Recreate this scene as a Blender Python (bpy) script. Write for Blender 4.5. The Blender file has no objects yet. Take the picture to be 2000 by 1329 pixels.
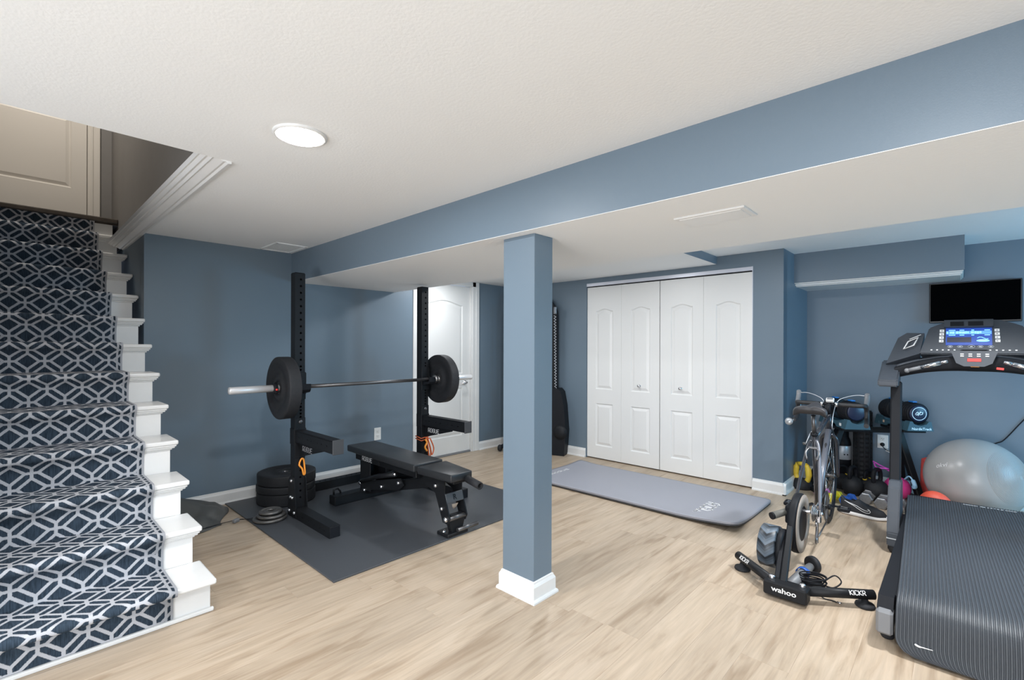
import bpy, bmesh, math, random
from mathutils import Vector, Matrix, Euler

# ------------------------------------------------------------------ camera, world, lights, exposure
S = bpy.context.scene
COL = S.collection
V = Vector
PI = math.pi

def set_camera():
    yaw, roll, f = 0.7557, -0.0028, 932.0
    fw = V((-math.sin(yaw), math.cos(yaw), 0)); r = V((math.cos(yaw), math.sin(yaw), 0)); d = V((0, 0, -1))
    r2 = r * math.cos(roll) + d * math.sin(roll); d2 = -r * math.sin(roll) + d * math.cos(roll)
    cd = bpy.data.cameras.new('camera'); cam = bpy.data.objects.new('camera', cd); COL.objects.link(cam)
    m = Matrix.Identity(4)
    for i in range(3):
        m[i][0] = r2[i]; m[i][1] = -d2[i]; m[i][2] = -fw[i]
    m[0][3], m[1][3], m[2][3] = 0, 0, 1.30
    cam.matrix_world = m
    cd.sensor_width = 36; cd.lens = f / 2000 * 36; cd.shift_y = (677.7 - 664.5) / 2000; cd.clip_start = 0.02
    S.camera = cam
set_camera()

S.view_settings.view_transform = 'Standard'; S.view_settings.look = 'None'
S.view_settings.gamma = 1.0; S.view_settings.use_curve_mapping = False
S.view_settings.exposure = 0.10
try:
    S.cycles.max_bounces = 10; S.cycles.diffuse_bounces = 6; S.cycles.glossy_bounces = 4
    S.cycles.sample_clamp_indirect = 6.0; S.cycles.use_denoising = True
except Exception:
    pass

W = bpy.data.worlds.new('world'); S.world = W; W.use_nodes = True
W.node_tree.nodes['Background'].inputs[0].default_value = (0.62, 0.76, 1.0, 1)
W.node_tree.nodes['Background'].inputs[1].default_value = 1.2

def area(name, loc, size, power, color=(1, 1, 1), direction=(0, 0, -1), shape='DISK', sy=None, spread=PI):
    l = bpy.data.lights.new(name, 'AREA'); l.shape = shape; l.size = size
    if sy: l.size_y = sy
    l.energy = power; l.color = color; l.spread = spread
    o = bpy.data.objects.new(name, l); COL.objects.link(o); o.location = loc
    o.rotation_euler = V(direction).to_track_quat('-Z', 'Y').to_euler()
    return o
LED = (0.975, 1.0, 1.025)
# recessed downlights of the room (only the first one is inside the frame, the last is added for the rear wall); one near the bike has its beam narrowed to keep the alcove wall dark
for x, y, z, p, sp in [(-1.91, 0.80, 2.112, 20, PI), (0.0, 0.75, 2.125, 16, PI), (-1.9, -1.3, 2.125, 20, PI), (0.2, -1.3, 2.125, 20, PI), (1.8, 0.8, 2.125, 30, PI),
                       (-4.0, 3.30, 2.09, 8, PI), (0.10, 3.25, 2.165, 21, 1.9), (-1.25, 3.45, 2.165, 12, PI), (-2.55, 3.40, 2.09, 15, PI)]:
    area('downlight', (x, y, z), 0.15, p, LED, spread=sp)
# broad fill light added behind the camera, and daylight through the small window of the alcove
area('added_back_fill', (-0.2, -2.92, 1.10), 3.6, 95, (0.97, 1.0, 1.03), (0, 1, 0.12), 'RECTANGLE', 1.9)
area('window_daylight', (2.10, 4.55, 1.15), 1.1, 40, (0.24, 0.66, 1.0), (-1, 0.10, -0.40), 'RECTANGLE', 1.0)
area('landing_light', (-4.9, 0.2, 4.6), 0.25, 26, (1.0, 0.93, 0.84))
# low fill light added behind the camera to brighten the rear wall and ceiling
area('added_low_fill', (-0.3, -2.0, 0.6), 1.0, 26, (0.97, 1.0, 1.03), (-0.75, 0.8, 0.35))

# ------------------------------------------------------------------ helpers
BASE = {}

class B:
    """collects shapes in one bmesh"""
    def __init__(s): s.bm = bmesh.new(); s.mi = 0
    def _merge(s, t):
        for f in t.faces: f.material_index = s.mi
        me = bpy.data.meshes.new('t'); t.to_mesh(me); t.free(); s.bm.from_mesh(me); bpy.data.meshes.remove(me)
        return s
    def obox(s, c, size, rot=None, bev=0.0, seg=1, taper=None):
        t = bmesh.new(); bmesh.ops.create_cube(t, size=1.0)
        for v in t.verts:
            v.co = V((v.co.x * size[0], v.co.y * size[1], v.co.z * size[2]))
        if bev > 0:
            bmesh.ops.bevel(t, geom=list(t.edges), offset=bev, segments=seg, profile=0.5, affect='EDGES')
        m = Matrix.Translation(V(c))
        if rot is not None:
            m = m @ (rot.to_4x4() if not isinstance(rot, Euler) else rot.to_matrix().to_4x4())
        bmesh.ops.transform(t, matrix=m, verts=t.verts)
        return s._merge(t)
    def box(s, x0, x1, y0, y1, z0, z1, bev=0.0, seg=1):
        return s.obox(((x0 + x1) / 2, (y0 + y1) / 2, (z0 + z1) / 2), (abs(x1 - x0), abs(y1 - y0), abs(z1 - z0)), None, bev, seg)
    def bar(s, a, b, w, h, up=(0, 0, 1), bev=0.0, ext=0.0):
        """rectangular bar from a to b, w across, h along 'up'"""
        a, b = V(a), V(b); d = (b - a); L = d.length; d.normalize()
        u = V(up); x = d.cross(u)
        if x.length < 1e-6: x = d.cross(V((1, 0, 0)))
        x.normalize(); u = x.cross(d)
        m = Matrix((x, d, u)).transposed()
        return s.obox((a + b) / 2, (w, L + ext, h), m, bev)
    def tube(s, pts, r, seg=12, caps=True, closed=False, sx=1.0):
        pts = [V(p) for p in pts]; n = len(pts)
        rs = r if isinstance(r, (list, tuple)) else [r] * n
        tan = []
        for i in range(n):
            if closed: t = pts[(i + 1) % n] - pts[i - 1]
            elif i == 0: t = pts[1] - pts[0]
            elif i == n - 1: t = pts[-1] - pts[-2]
            else: t = (pts[i + 1] - pts[i]).normalized() + (pts[i] - pts[i - 1]).normalized()
            tan.append(t.normalized())
        ref = V((0, 0, 1)) if abs(tan[0].z) < 0.9 else V((1, 0, 0))
        nrm = (ref - tan[0] * ref.dot(tan[0])).normalized()
        rings = []
        for i in range(n):
            if i:
                nrm = nrm - tan[i] * nrm.dot(tan[i])
                if nrm.length < 1e-6: nrm = tan[i].orthogonal()
                nrm.normalize()
            bi = tan[i].cross(nrm)
            rings.append([s.bm.verts.new(pts[i] + (nrm * math.cos(2 * PI * k / seg) + bi * math.sin(2 * PI * k / seg) * sx) * rs[i]) for k in range(seg)])
        for i in range(n if closed else n - 1):
            a, b = rings[i], rings[(i + 1) % n]
            for k in range(seg):
                f = s.bm.faces.new((a[k], a[(k + 1) % seg], b[(k + 1) % seg], b[k])); f.smooth = True; f.material_index = s.mi
        if caps and not closed:
            f = s.bm.faces.new(rings[0][::-1]); f.material_index = s.mi
            f = s.bm.faces.new(rings[-1]); f.material_index = s.mi
        return s
    def lathe(s, prof, o=(0, 0, 0), axis=(0, 0, 1), seg=32, closed=False):
        """prof: (radius, height along axis)"""
        o = V(o); ax = V(axis).normalized(); u = ax.orthogonal().normalized(); w = ax.cross(u)
        rings = []
        for r, h in prof:
            if r < 1e-5: rings.append([s.bm.verts.new(o + ax * h)])
            else: rings.append([s.bm.verts.new(o + ax * h + (u * math.cos(2 * PI * k / seg) + w * math.sin(2 * PI * k / seg)) * r) for k in range(seg)])
        m = len(rings)
        for i in range(m if closed else m - 1):
            a, b = rings[i], rings[(i + 1) % m]
            for k in range(seg):
                k2 = (k + 1) % seg
                if len(a) == 1 and len(b) == 1: continue
                if len(a) == 1: f = s.bm.faces.new((a[0], b[k2], b[k]))
                elif len(b) == 1: f = s.bm.faces.new((a[k], a[k2], b[0]))
                else: f = s.bm.faces.new((a[k], a[k2], b[k2], b[k]))
                f.smooth = True; f.material_index = s.mi
        return s
    def prism(s, poly, o, u, v, d, smooth=False):
        """extrude 2D polygon (in axes u, v from o) along d"""
        o, u, v, d = V(o), V(u), V(v), V(d)
        a = [s.bm.verts.new(o + u * p[0] + v * p[1]) for p in poly]
        b = [s.bm.verts.new(o + u * p[0] + v * p[1] + d) for p in poly]
        n = len(poly)
        fs = [s.bm.faces.new(a[::-1]), s.bm.faces.new(b)]
        for i in range(n):
            f = s.bm.faces.new((a[i], a[(i + 1) % n], b[(i + 1) % n], b[i])); f.smooth = smooth; fs.append(f)
        for f in fs: f.material_index = s.mi
        return s
    def sphere(s, c, r, seg=24, rings=14, scale=(1, 1, 1)):
        t = bmesh.new(); bmesh.ops.create_uvsphere(t, u_segments=seg, v_segments=rings, radius=r)
        for v in t.verts: v.co = V((v.co.x * scale[0] + c[0], v.co.y * scale[1] + c[1], v.co.z * scale[2] + c[2]))
        for f in t.faces: f.smooth = True
        return s._merge(t)
    def grid(s, fn, nu, nv, smooth=True):
        vs = [[s.bm.verts.new(fn(i / nu, j / nv)) for j in range(nv + 1)] for i in range(nu + 1)]
        for i in range(nu):
            for j in range(nv):
                f = s.bm.faces.new((vs[i][j], vs[i + 1][j], vs[i + 1][j + 1], vs[i][j + 1])); f.smooth = smooth; f.material_index = s.mi
        return vs
    def xform(s, m):
        bmesh.ops.transform(s.bm, matrix=m, verts=s.bm.verts); return s

def root_of(o):
    while o.parent: o = o.parent
    return o

def obj(name, b, mats, parent=None, norm=True):
    bm = b.bm if isinstance(b, B) else b
    if norm: bmesh.ops.recalc_face_normals(bm, faces=bm.faces)
    off = BASE.get(root_of(parent).name) if parent is not None else None
    if off is not None and off.length > 0: bmesh.ops.translate(bm, vec=-off, verts=bm.verts)
    me = bpy.data.meshes.new(name); bm.to_mesh(me); bm.free()
    for m in (mats if isinstance(mats, (list, tuple)) else [mats]): me.materials.append(m)
    o = bpy.data.objects.new(name, me); COL.objects.link(o)
    if parent is not None: o.parent = parent
    return o

def tag(o, label=None, cat=None, group=None, kind=None):
    if label: o['label'] = label
    if cat: o['category'] = cat
    if group: o['group'] = group
    if kind: o['kind'] = kind
    return o

def thing(name, label, cat, loc=(0, 0, 0), group=None, rotz=0.0, local=False):
    o = bpy.data.objects.new(name, None); COL.objects.link(o); o.empty_display_size = 0.05
    o.location = loc; o.rotation_euler = (0, 0, rotz)
    BASE[o.name] = V((0, 0, 0)) if local else V(loc)
    return tag(o, label, cat, group)

def copy_tree(o, parent=None):
    c = o.copy(); COL.objects.link(c)
    if parent is not None: c.parent = parent
    for ch in [x for x in bpy.data.objects if x.parent == o]: copy_tree(ch, c)
    return c

def struct(name, b, m, label=None, parent=None, norm=True):
    o = obj(name, b, m, parent, norm)
    if parent is None:
        o['kind'] = 'structure'
        if label: o['label'] = label
    return o

def one(name, b, m, label, cat, group=None):
    """a thing that is a single mesh"""
    o = obj(name, b, m); tag(o, label, cat, group)
    bb = [V(c) for c in o.bound_box]
    c = V(((min(p.x for p in bb) + max(p.x for p in bb)) / 2, (min(p.y for p in bb) + max(p.y for p in bb)) / 2, min(p.z for p in bb)))
    o.data.transform(Matrix.Translation(-c)); o.location = c
    return o

def text(s, size, loc, xdir, ydir, m, parent, bold=0.0, shear=0.0, depth=0.0006, sx=1.0, name='lettering', spacing=1.0):
    c = bpy.data.curves.new('txt', 'FONT'); c.body = s; c.size = size; c.align_x = 'CENTER'; c.align_y = 'CENTER'
    c.extrude = depth; c.offset = bold * size; c.shear = shear; c.space_character = spacing; c.resolution_u = 3
    t = bpy.data.objects.new('txt', c); COL.objects.link(t)
    dg = bpy.context.evaluated_depsgraph_get(); dg.update()
    me = bpy.data.meshes.new_from_object(t.evaluated_get(dg)); me.name = name
    bpy.data.objects.remove(t)
    x = V(xdir).normalized(); y = V(ydir); y = (y - x * y.dot(x)).normalized(); z = x.cross(y)
    M = Matrix((x * sx, y, z)).transposed().to_4x4(); M.translation = V(loc)
    off = BASE.get(root_of(parent).name, V((0, 0, 0))) if parent is not None else V((0, 0, 0))
    me.transform(Matrix.Translation(-off) @ M)
    me.materials.clear(); me.materials.append(m)
    o = bpy.data.objects.new(name, me); COL.objects.link(o)
    if parent is not None: o.parent = parent
    return o

GLYPH = {'R': (1, [[(0, 0), (0, 1.4), (.8, 1.4), (1, 1.2), (1, .85), (.8, .65), (0, .65)], [(.45, .65), (1, 0)]]),
         'O': (1, [[(.2, 0), (.8, 0), (1, .2), (1, 1.2), (.8, 1.4), (.2, 1.4), (0, 1.2), (0, .2), (.2, 0)]]),
         'G': (1, [[(1, 1.15), (.8, 1.4), (.2, 1.4), (0, 1.2), (0, .2), (.2, 0), (.8, 0), (1, .2), (1, .7), (.55, .7)]]),
         'U': (1, [[(0, 1.4), (0, .2), (.2, 0), (.8, 0), (1, .2), (1, 1.4)]]),
         'E': (1, [[(1, 1.4), (.2, 1.4), (0, 1.2), (0, .2), (.2, 0), (1, 0)], [(0, .7), (.85, .7)]]),
         'K': (1, [[(0, 0), (0, 1.4)], [(1, 1.4), (.12, .7), (1, 0)]]), 'I': (.12, [[(.06, 0), (.06, 1.4)]]),
         'C': (1, [[(1, 1.2), (.8, 1.4), (.2, 1.4), (0, 1.2), (0, .2), (.2, 0), (.8, 0), (1, .2)]])}
def block_text(s, h, width, loc, xdir, ydir, m, parent, t=.22, depth=.0008):
    """angular stencil-like capitals made of straight strokes, centred on loc"""
    x = V(xdir).normalized(); y = V(ydir); y = (y - x * y.dot(x)).normalized(); z = x.cross(y)
    tot = sum(GLYPH[c][0] for c in s) + .42 * (len(s) - 1); ky = h / 1.4; kx = width / tot; u0 = -tot / 2; b = B(); o = V(loc)
    for c in s:
        w, ls = GLYPH[c]
        for l in ls:
            P = [o + x * (u0 + p[0]) * kx + y * (p[1] - .7) * ky for p in l]
            for a, e in zip(P, P[1:]): b.bar(a, e, t * (kx + ky) / 2, depth, z, ext=t * (kx + ky) / 2 * .8)
        u0 += w + .42
    return obj('lettering', b, m, parent)

def arc(c, r, a0, a1, n, u=(1, 0, 0), v=(0, 0, 1)):
    c, u, v = V(c), V(u), V(v)
    return [c + u * r * math.cos(a0 + (a1 - a0) * i / n) + v * r * math.sin(a0 + (a1 - a0) * i / n) for i in range(n + 1)]

def smooth_path(pts, n=8):
    """Catmull-Rom through the points"""
    P = [V(p) for p in pts]; P = [P[0] * 2 - P[1]] + P + [P[-1] * 2 - P[-2]]; out = []
    for i in range(1, len(P) - 2):
        for k in range(n):
            t = k / n; a, b, c, d = P[i - 1], P[i], P[i + 1], P[i + 2]
            out.append(0.5 * ((2 * b) + (c - a) * t + (2 * a - 5 * b + 4 * c - d) * t * t + (3 * b - a - 3 * c + d) * t ** 3))
    out.append(P[-2]); return out

# ------------------------------------------------------------------ materials
def mat(name, col, rough=0.5, metal=0.0, noise=None, bump=0.0, coat=0.0, emit=None, estr=0.0, spec=0.5, trans=0.0):
    """noise = (scale, amount): value variation of the colour; bump uses the same noise"""
    m = bpy.data.materials.new(name); m.use_nodes = True
    nt = m.node_tree; N, L = nt.nodes, nt.links; p = N['Principled BSDF']
    c = (*col, 1); p.inputs['Base Color'].default_value = c
    p.inputs['Roughness'].default_value = rough; p.inputs['Metallic'].default_value = metal
    p.inputs['Specular IOR Level'].default_value = spec; p.inputs['Coat Weight'].default_value = coat
    p.inputs['Transmission Weight'].default_value = trans
    if emit: p.inputs['Emission Color'].default_value = (*emit, 1); p.inputs['Emission Strength'].default_value = estr
    if noise:
        tc = N.new('ShaderNodeTexCoord'); nz = N.new('ShaderNodeTexNoise'); nz.inputs['Scale'].default_value = noise[0]
        nz.inputs['Detail'].default_value = 4
        L.new(tc.outputs['Object'], nz.inputs['Vector'])
        if noise[1]:
            rp = N.new('ShaderNodeMapRange'); rp.inputs[1].default_value = 0.25; rp.inputs[2].default_value = 0.75
            rp.inputs[3].default_value = 1 - noise[1]; rp.inputs[4].default_value = 1 + noise[1]
            L.new(nz.outputs['Fac'], rp.inputs[0])
            mx = N.new('ShaderNodeVectorMath'); mx.operation = 'SCALE'; mx.inputs[0].default_value = col
            L.new(rp.outputs[0], mx.inputs['Scale']); L.new(mx.outputs[0], p.inputs['Base Color'])
        if bump:
            bp = N.new('ShaderNodeBump'); bp.inputs['Strength'].default_value = bump; bp.inputs['Distance'].default_value = 0.002
            L.new(nz.outputs['Fac'], bp.inputs['Height']); L.new(bp.outputs[0], p.inputs['Normal'])
    return m

M_wall = mat('blue_wall_paint', (0.148, 0.200, 0.250), 0.42, noise=(260, 0.0), bump=0.10)
M_ceil = mat('ceiling_paint', (0.86, 0.875, 0.88), 0.85, noise=(95, 0.0), bump=0.35)
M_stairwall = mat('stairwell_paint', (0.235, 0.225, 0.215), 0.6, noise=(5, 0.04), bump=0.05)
M_white = mat('white_gloss_paint', (0.76, 0.76, 0.75), 0.32, noise=(30, 0.01), bump=0.03)
M_door = mat('white_door_paint', (0.78, 0.78, 0.765), 0.38, noise=(120, 0.0), bump=0.05)
M_cream = mat('cream_door_paint', (0.76, 0.72, 0.66), 0.4)
M_black = mat('black_powder_coat', (0.011, 0.012, 0.014), 0.45, noise=(400, 0.1), bump=0.1, spec=0.22)
M_black2 = mat('black_plastic', (0.012, 0.013, 0.016), 0.5, spec=0.16)
M_rubber = mat('black_rubber', (0.020, 0.021, 0.024), 0.62, noise=(60, 0.15), bump=0.08, spec=0.3)
M_mat = mat('rubber_floor_mat', (0.062, 0.068, 0.077), 0.42, noise=(300, 0.08), bump=0.12)
M_vinyl = mat('black_vinyl', (0.024, 0.026, 0.029), 0.36, noise=(500, 0.1), bump=0.08, spec=0.4)
M_chrome = mat('chrome', (0.78, 0.78, 0.80), 0.16, 1.0)
M_steel = mat('brushed_steel', (0.62, 0.62, 0.64), 0.28, 1.0)
M_sleeve = mat('bright_bar_sleeve', (0.80, 0.80, 0.81), 0.30, 0.45)
M_darksteel = mat('dark_steel', (0.15, 0.15, 0.155), 0.38, 0.85, noise=(600, 0.2))
M_iron = mat('grey_cast_iron', (0.16, 0.155, 0.15), 0.42, 0.6, noise=(80, 0.1))
M_hex = mat('grey_hex_iron', (0.30, 0.30, 0.31), 0.38, 0.7, noise=(80, 0.1))
M_print = mat('white_print', (0.85, 0.85, 0.85), 0.5)
M_greyprint = mat('grey_print', (0.35, 0.35, 0.36), 0.5)
M_orange = mat('orange_plastic', (0.95, 0.35, 0.05), 0.35)
M_orangeband = mat('orange_rubber_band', (0.62, 0.13, 0.04), 0.45)
M_red = mat('red_plastic', (0.75, 0.05, 0.04), 0.4)
M_yellow = mat('yellow_neoprene', (0.80, 0.68, 0.03), 0.5, noise=(200, 0.05))
M_yellow2 = mat('yellow_plastic', (0.85, 0.60, 0.06), 0.4)
M_pink = mat('pink_neoprene', (0.78, 0.20, 0.58), 0.5)
M_hotpink = mat('hot_pink_rubber', (0.90, 0.07, 0.35), 0.45)
M_bluen = mat('blue_neoprene', (0.03, 0.13, 0.50), 0.45, noise=(200, 0.05))
M_lightblue = mat('light_blue_plastic', (0.35, 0.62, 0.85), 0.4)
M_magenta = mat('magenta_rubber', (0.75, 0.10, 0.62), 0.4)
M_tealplastic = mat('slate_blue_plastic', (0.050, 0.110, 0.145), 0.38)
M_frame = mat('graphite_bike_paint', (0.035, 0.037, 0.045), 0.25, 0.3, coat=0.4)
M_silverframe = mat('silver_bike_paint', (0.15, 0.155, 0.18), 0.35, 0.3, coat=0.2)
M_tape = mat('black_bar_tape', (0.020, 0.020, 0.022), 0.55, noise=(250, 0.2), bump=0.2)
M_saddle = mat('black_saddle', (0.030, 0.029, 0.032), 0.45)
M_console = mat('console_grey_plastic', (0.052, 0.060, 0.073), 0.45, spec=0.35)
M_ball = mat('silver_vinyl_ball', (0.42, 0.41, 0.40), 0.27, noise=(3, 0.02))
M_sole = mat('white_foam_sole', (0.86, 0.84, 0.83), 0.6)
M_knit = mat('black_knit', (0.020, 0.021, 0.025), 0.75, noise=(300, 0.3), bump=0.3)
M_screen = mat('black_screen', (0.0008, 0.0008, 0.001), 0.7, spec=0.02)
M_bezel = mat('black_bezel', (0.010, 0.010, 0.012), 0.3)
M_lens = mat('lit_lamp_lens', (1, 1, 1), 0.5, emit=(1.0, 0.98, 0.96), estr=30.0)
M_yoga = mat('grey_foam_mat', (0.315, 0.322, 0.365), 0.55, noise=(700, 0.05), bump=0.08)
M_yogaedge = mat('dark_foam_edge', (0.055, 0.058, 0.065), 0.6)
M_rib = mat('charcoal_ribbed_foam', (0.046, 0.052, 0.061), 0.5, noise=(500, 0.05), spec=0.4)
M_olive = mat('grey_nylon_cover', (0.085, 0.085, 0.080), 0.45, noise=(300, 0.15), bump=0.15)
M_roll = mat('sage_foam', (0.20, 0.26, 0.26), 0.6)
M_lightgrey = mat('light_grey_metal', (0.55, 0.57, 0.60), 0.35, 0.3)
M_midgrey = mat('mid_grey_plastic', (0.20, 0.205, 0.215), 0.45)
M_plate = mat('outlet_plastic', (0.82, 0.82, 0.80), 0.35)
M_brown = mat('dark_stained_oak', (0.060, 0.048, 0.038), 0.45, noise=(18, 0.25))
M_glass = mat('clear_glass', (1, 1, 1), 0.0, trans=1.0)
M_dark = mat('closet_darkness', (0.02, 0.02, 0.02), 0.9)
M_glue = mat('dry_brown_glue', (0.20, 0.12, 0.06), 0.6, noise=(90, 0.3))

def plank_material():
    m = bpy.data.materials.new('light_oak_vinyl'); m.use_nodes = True
    nt = m.node_tree; N, L = nt.nodes, nt.links; p = N['Principled BSDF']
    tc = N.new('ShaderNodeTexCoord'); oi = N.new('ShaderNodeObjectInfo')
    sc = N.new('ShaderNodeVectorMath'); sc.operation = 'SCALE'; sc.inputs[0].default_value = (37, 91, 13)
    L.new(oi.outputs['Random'], sc.inputs['Scale'])
    ad = N.new('ShaderNodeVectorMath'); ad.operation = 'ADD'; L.new(tc.outputs['Object'], ad.inputs[0]); L.new(sc.outputs[0], ad.inputs[1])
    mp = N.new('ShaderNodeMapping'); mp.inputs['Scale'].default_value = (9.0, 1.1, 1.0); L.new(ad.outputs[0], mp.inputs['Vector'])
    n1 = N.new('ShaderNodeTexNoise'); n1.inputs['Scale'].default_value = 1.6; n1.inputs['Detail'].default_value = 5; n1.inputs['Distortion'].default_value = 1.2
    L.new(mp.outputs[0], n1.inputs['Vector'])
    mp2 = N.new('ShaderNodeMapping'); mp2.inputs['Scale'].default_value = (60.0, 3.0, 1.0); L.new(ad.outputs[0], mp2.inputs['Vector'])
    n2 = N.new('ShaderNodeTexNoise'); n2.inputs['Scale'].default_value = 1.5; n2.inputs['Detail'].default_value = 3
    L.new(mp2.outputs[0], n2.inputs['Vector'])
    r1 = N.new('ShaderNodeValToRGB'); e = r1.color_ramp.elements
    e[0].position = 0.28; e[0].color = (0.330, 0.245, 0.168, 1); e[1].position = 0.72; e[1].color = (0.505, 0.408, 0.310, 1)
    k = r1.color_ramp.elements.new(0.47); k.color = (0.450, 0.356, 0.262, 1)
    L.new(n1.outputs['Fac'], r1.inputs[0])
    mr = N.new('ShaderNodeMapRange'); mr.inputs[1].default_value = 0.3; mr.inputs[2].default_value = 0.7; mr.inputs[3].default_value = 0.90; mr.inputs[4].default_value = 1.08
    L.new(n2.outputs['Fac'], mr.inputs[0])
    rr = N.new('ShaderNodeMapRange'); rr.inputs[3].default_value = 0.94; rr.inputs[4].default_value = 1.06; L.new(oi.outputs['Random'], rr.inputs[0])
    mu = N.new('ShaderNodeMath'); mu.operation = 'MULTIPLY'; L.new(mr.outputs[0], mu.inputs[0]); L.new(rr.outputs[0], mu.inputs[1])
    vs = N.new('ShaderNodeVectorMath'); vs.operation = 'SCALE'; L.new(r1.outputs[0], vs.inputs[0]); L.new(mu.outputs[0], vs.inputs['Scale'])
    L.new(vs.outputs[0], p.inputs['Base Color'])
    p.inputs['Roughness'].default_value = 0.42; p.inputs['Specular IOR Level'].default_value = 0.4
    bp = N.new('ShaderNodeBump'); bp.inputs['Strength'].default_value = 0.06; bp.inputs['Distance'].default_value = 0.002
    L.new(n2.outputs['Fac'], bp.inputs['Height']); L.new(bp.outputs[0], p.inputs['Normal'])
    return m
M_plank = plank_material()

def carpet_material():
    """woven lattice: staggered crosses joined by paired diagonals; UV in metres"""
    m = bpy.data.materials.new('navy_lattice_carpet'); m.use_nodes = True
    nt = m.node_tree; N, L = nt.nodes, nt.links; p = N['Principled BSDF']
    P, Q, a, b, hw = 0.152, 0.150, 0.024, 0.026, 0.0069
    uv = N.new('ShaderNodeTexCoord')
    wn = N.new('ShaderNodeTexNoise'); wn.inputs['Scale'].default_value = 260; wn.inputs['Detail'].default_value = 2
    L.new(uv.outputs['UV'], wn.inputs['Vector'])
    sb = N.new('ShaderNodeVectorMath'); sb.operation = 'SUBTRACT'; sb.inputs[1].default_value = (0.5, 0.5, 0.5); L.new(wn.outputs['Color'], sb.inputs[0])
    sc = N.new('ShaderNodeVectorMath'); sc.operation = 'SCALE'; sc.inputs['Scale'].default_value = 0.005; L.new(sb.outputs[0], sc.inputs[0])
    ad = N.new('ShaderNodeVectorMath'); ad.operation = 'ADD'; L.new(uv.outputs['UV'], ad.inputs[0]); L.new(sc.outputs[0], ad.inputs[1])
    sx = N.new('ShaderNodeSeparateXYZ'); L.new(ad.outputs[0], sx.inputs[0])
    def mth(op, x, y=None, z=None):
        n = N.new('ShaderNodeMath'); n.operation = op
        for i, q in enumerate((x, y, z)):
            if q is None: continue
            if isinstance(q, (int, float)): n.inputs[i].default_value = q
            else: L.new(q, n.inputs[i])
        return n.outputs[0]
    u = mth('PINGPONG', sx.outputs[0], P / 2); v = mth('PINGPONG', sx.outputs[1], Q / 2)
    iu = mth('SUBTRACT', P / 2, u); iv = mth('SUBTRACT', Q / 2, v)
    dx, dy = P / 2 - a, Q / 2 - b; ln = math.hypot(dx, dy); nx, ny = -dy / ln, dx / ln
    lin = mth('ADD', mth('MULTIPLY', u, nx), mth('MULTIPLY', v, ny))
    d1 = mth('ABSOLUTE', mth('SUBTRACT', lin, nx * a)); d2 = mth('ABSOLUTE', mth('SUBTRACT', lin, ny * b))
    far = lambda t, lim: mth('MULTIPLY', mth('MAXIMUM', mth('SUBTRACT', t, lim), 0.0), 3.0)
    b1 = mth('ADD', v, far(u, a)); b2 = mth('ADD', u, far(v, b)); b3 = mth('ADD', iv, far(iu, a)); b4 = mth('ADD', iu, far(iv, b))
    d = b1
    for q in (b2, b3, b4, d1, d2): d = mth('MINIMUM', d, q)
    # woven edge stripes near the right-hand binding (u measured to the edge in the second UV trick: u > U1)
    e1 = mth('ABSOLUTE', mth('SUBTRACT', sx.outputs[0], 0.803)); d = mth('MINIMUM', d, mth('ADD', e1, 0.0015))
    e2 = mth('ABSOLUTE', mth('SUBTRACT', sx.outputs[0], 0.826)); d = mth('MINIMUM', d, mth('ADD', e2, 0.0005))
    mask = N.new('ShaderNodeMapRange'); mask.interpolation_type = 'SMOOTHSTEP'
    mask.inputs[1].default_value = hw - 0.0012; mask.inputs[2].default_value = hw + 0.0012; mask.inputs[3].default_value = 1; mask.inputs[4].default_value = 0
    L.new(d, mask.inputs[0])
    n2 = N.new('ShaderNodeTexNoise'); n2.inputs['Scale'].default_value = 22; n2.inputs['Detail'].default_value = 4
    mp = N.new('ShaderNodeMapping'); mp.inputs['Scale'].default_value = (9, 0.8, 1); L.new(uv.outputs['UV'], mp.inputs['Vector']); L.new(mp.outputs[0], n2.inputs['Vector'])
    r = N.new('ShaderNodeValToRGB'); e = r.color_ramp.elements; e[0].position = 0.35; e[0].color = (0.024, 0.036, 0.052, 1); e[1].position = 0.75; e[1].color = (0.055, 0.080, 0.112, 1)
    L.new(n2.outputs['Fac'], r.inputs[0])
    mx = N.new('ShaderNodeMix'); mx.data_type = 'RGBA'; L.new(mask.outputs[0], mx.inputs[0]); L.new(r.outputs[0], mx.inputs[6]); mx.inputs[7].default_value = (0.49, 0.50, 0.535, 1)
    L.new(mx.outputs[2], p.inputs['Base Color']); p.inputs['Roughness'].default_value = 0.95; p.inputs['Specular IOR Level'].default_value = 0.1
    h = mth('ADD', mask.outputs[0], mth('MULTIPLY', wn.outputs['Fac'], 0.6))
    bp = N.new('ShaderNodeBump'); bp.inputs['Strength'].default_value = 0.7; bp.inputs['Distance'].default_value = 0.004
    L.new(h, bp.inputs['Height']); L.new(bp.outputs[0], p.inputs['Normal'])
    return m
M_carpet = carpet_material()

# ------------------------------------------------------------------ room shell
XR, YC, YA, XB = -4.42, 4.70, 5.58, -1.143      # rear wall, closet wall, alcove wall, side of the closet bump
YB0, YB1, ZB = 1.775, 2.855, 1.879               # beam
ZC, ZL, ZH = 2.138, 2.10, 2.175                  # main ceiling, low far ceiling, high far ceiling
XE, YN = 2.2, -3.0

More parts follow.
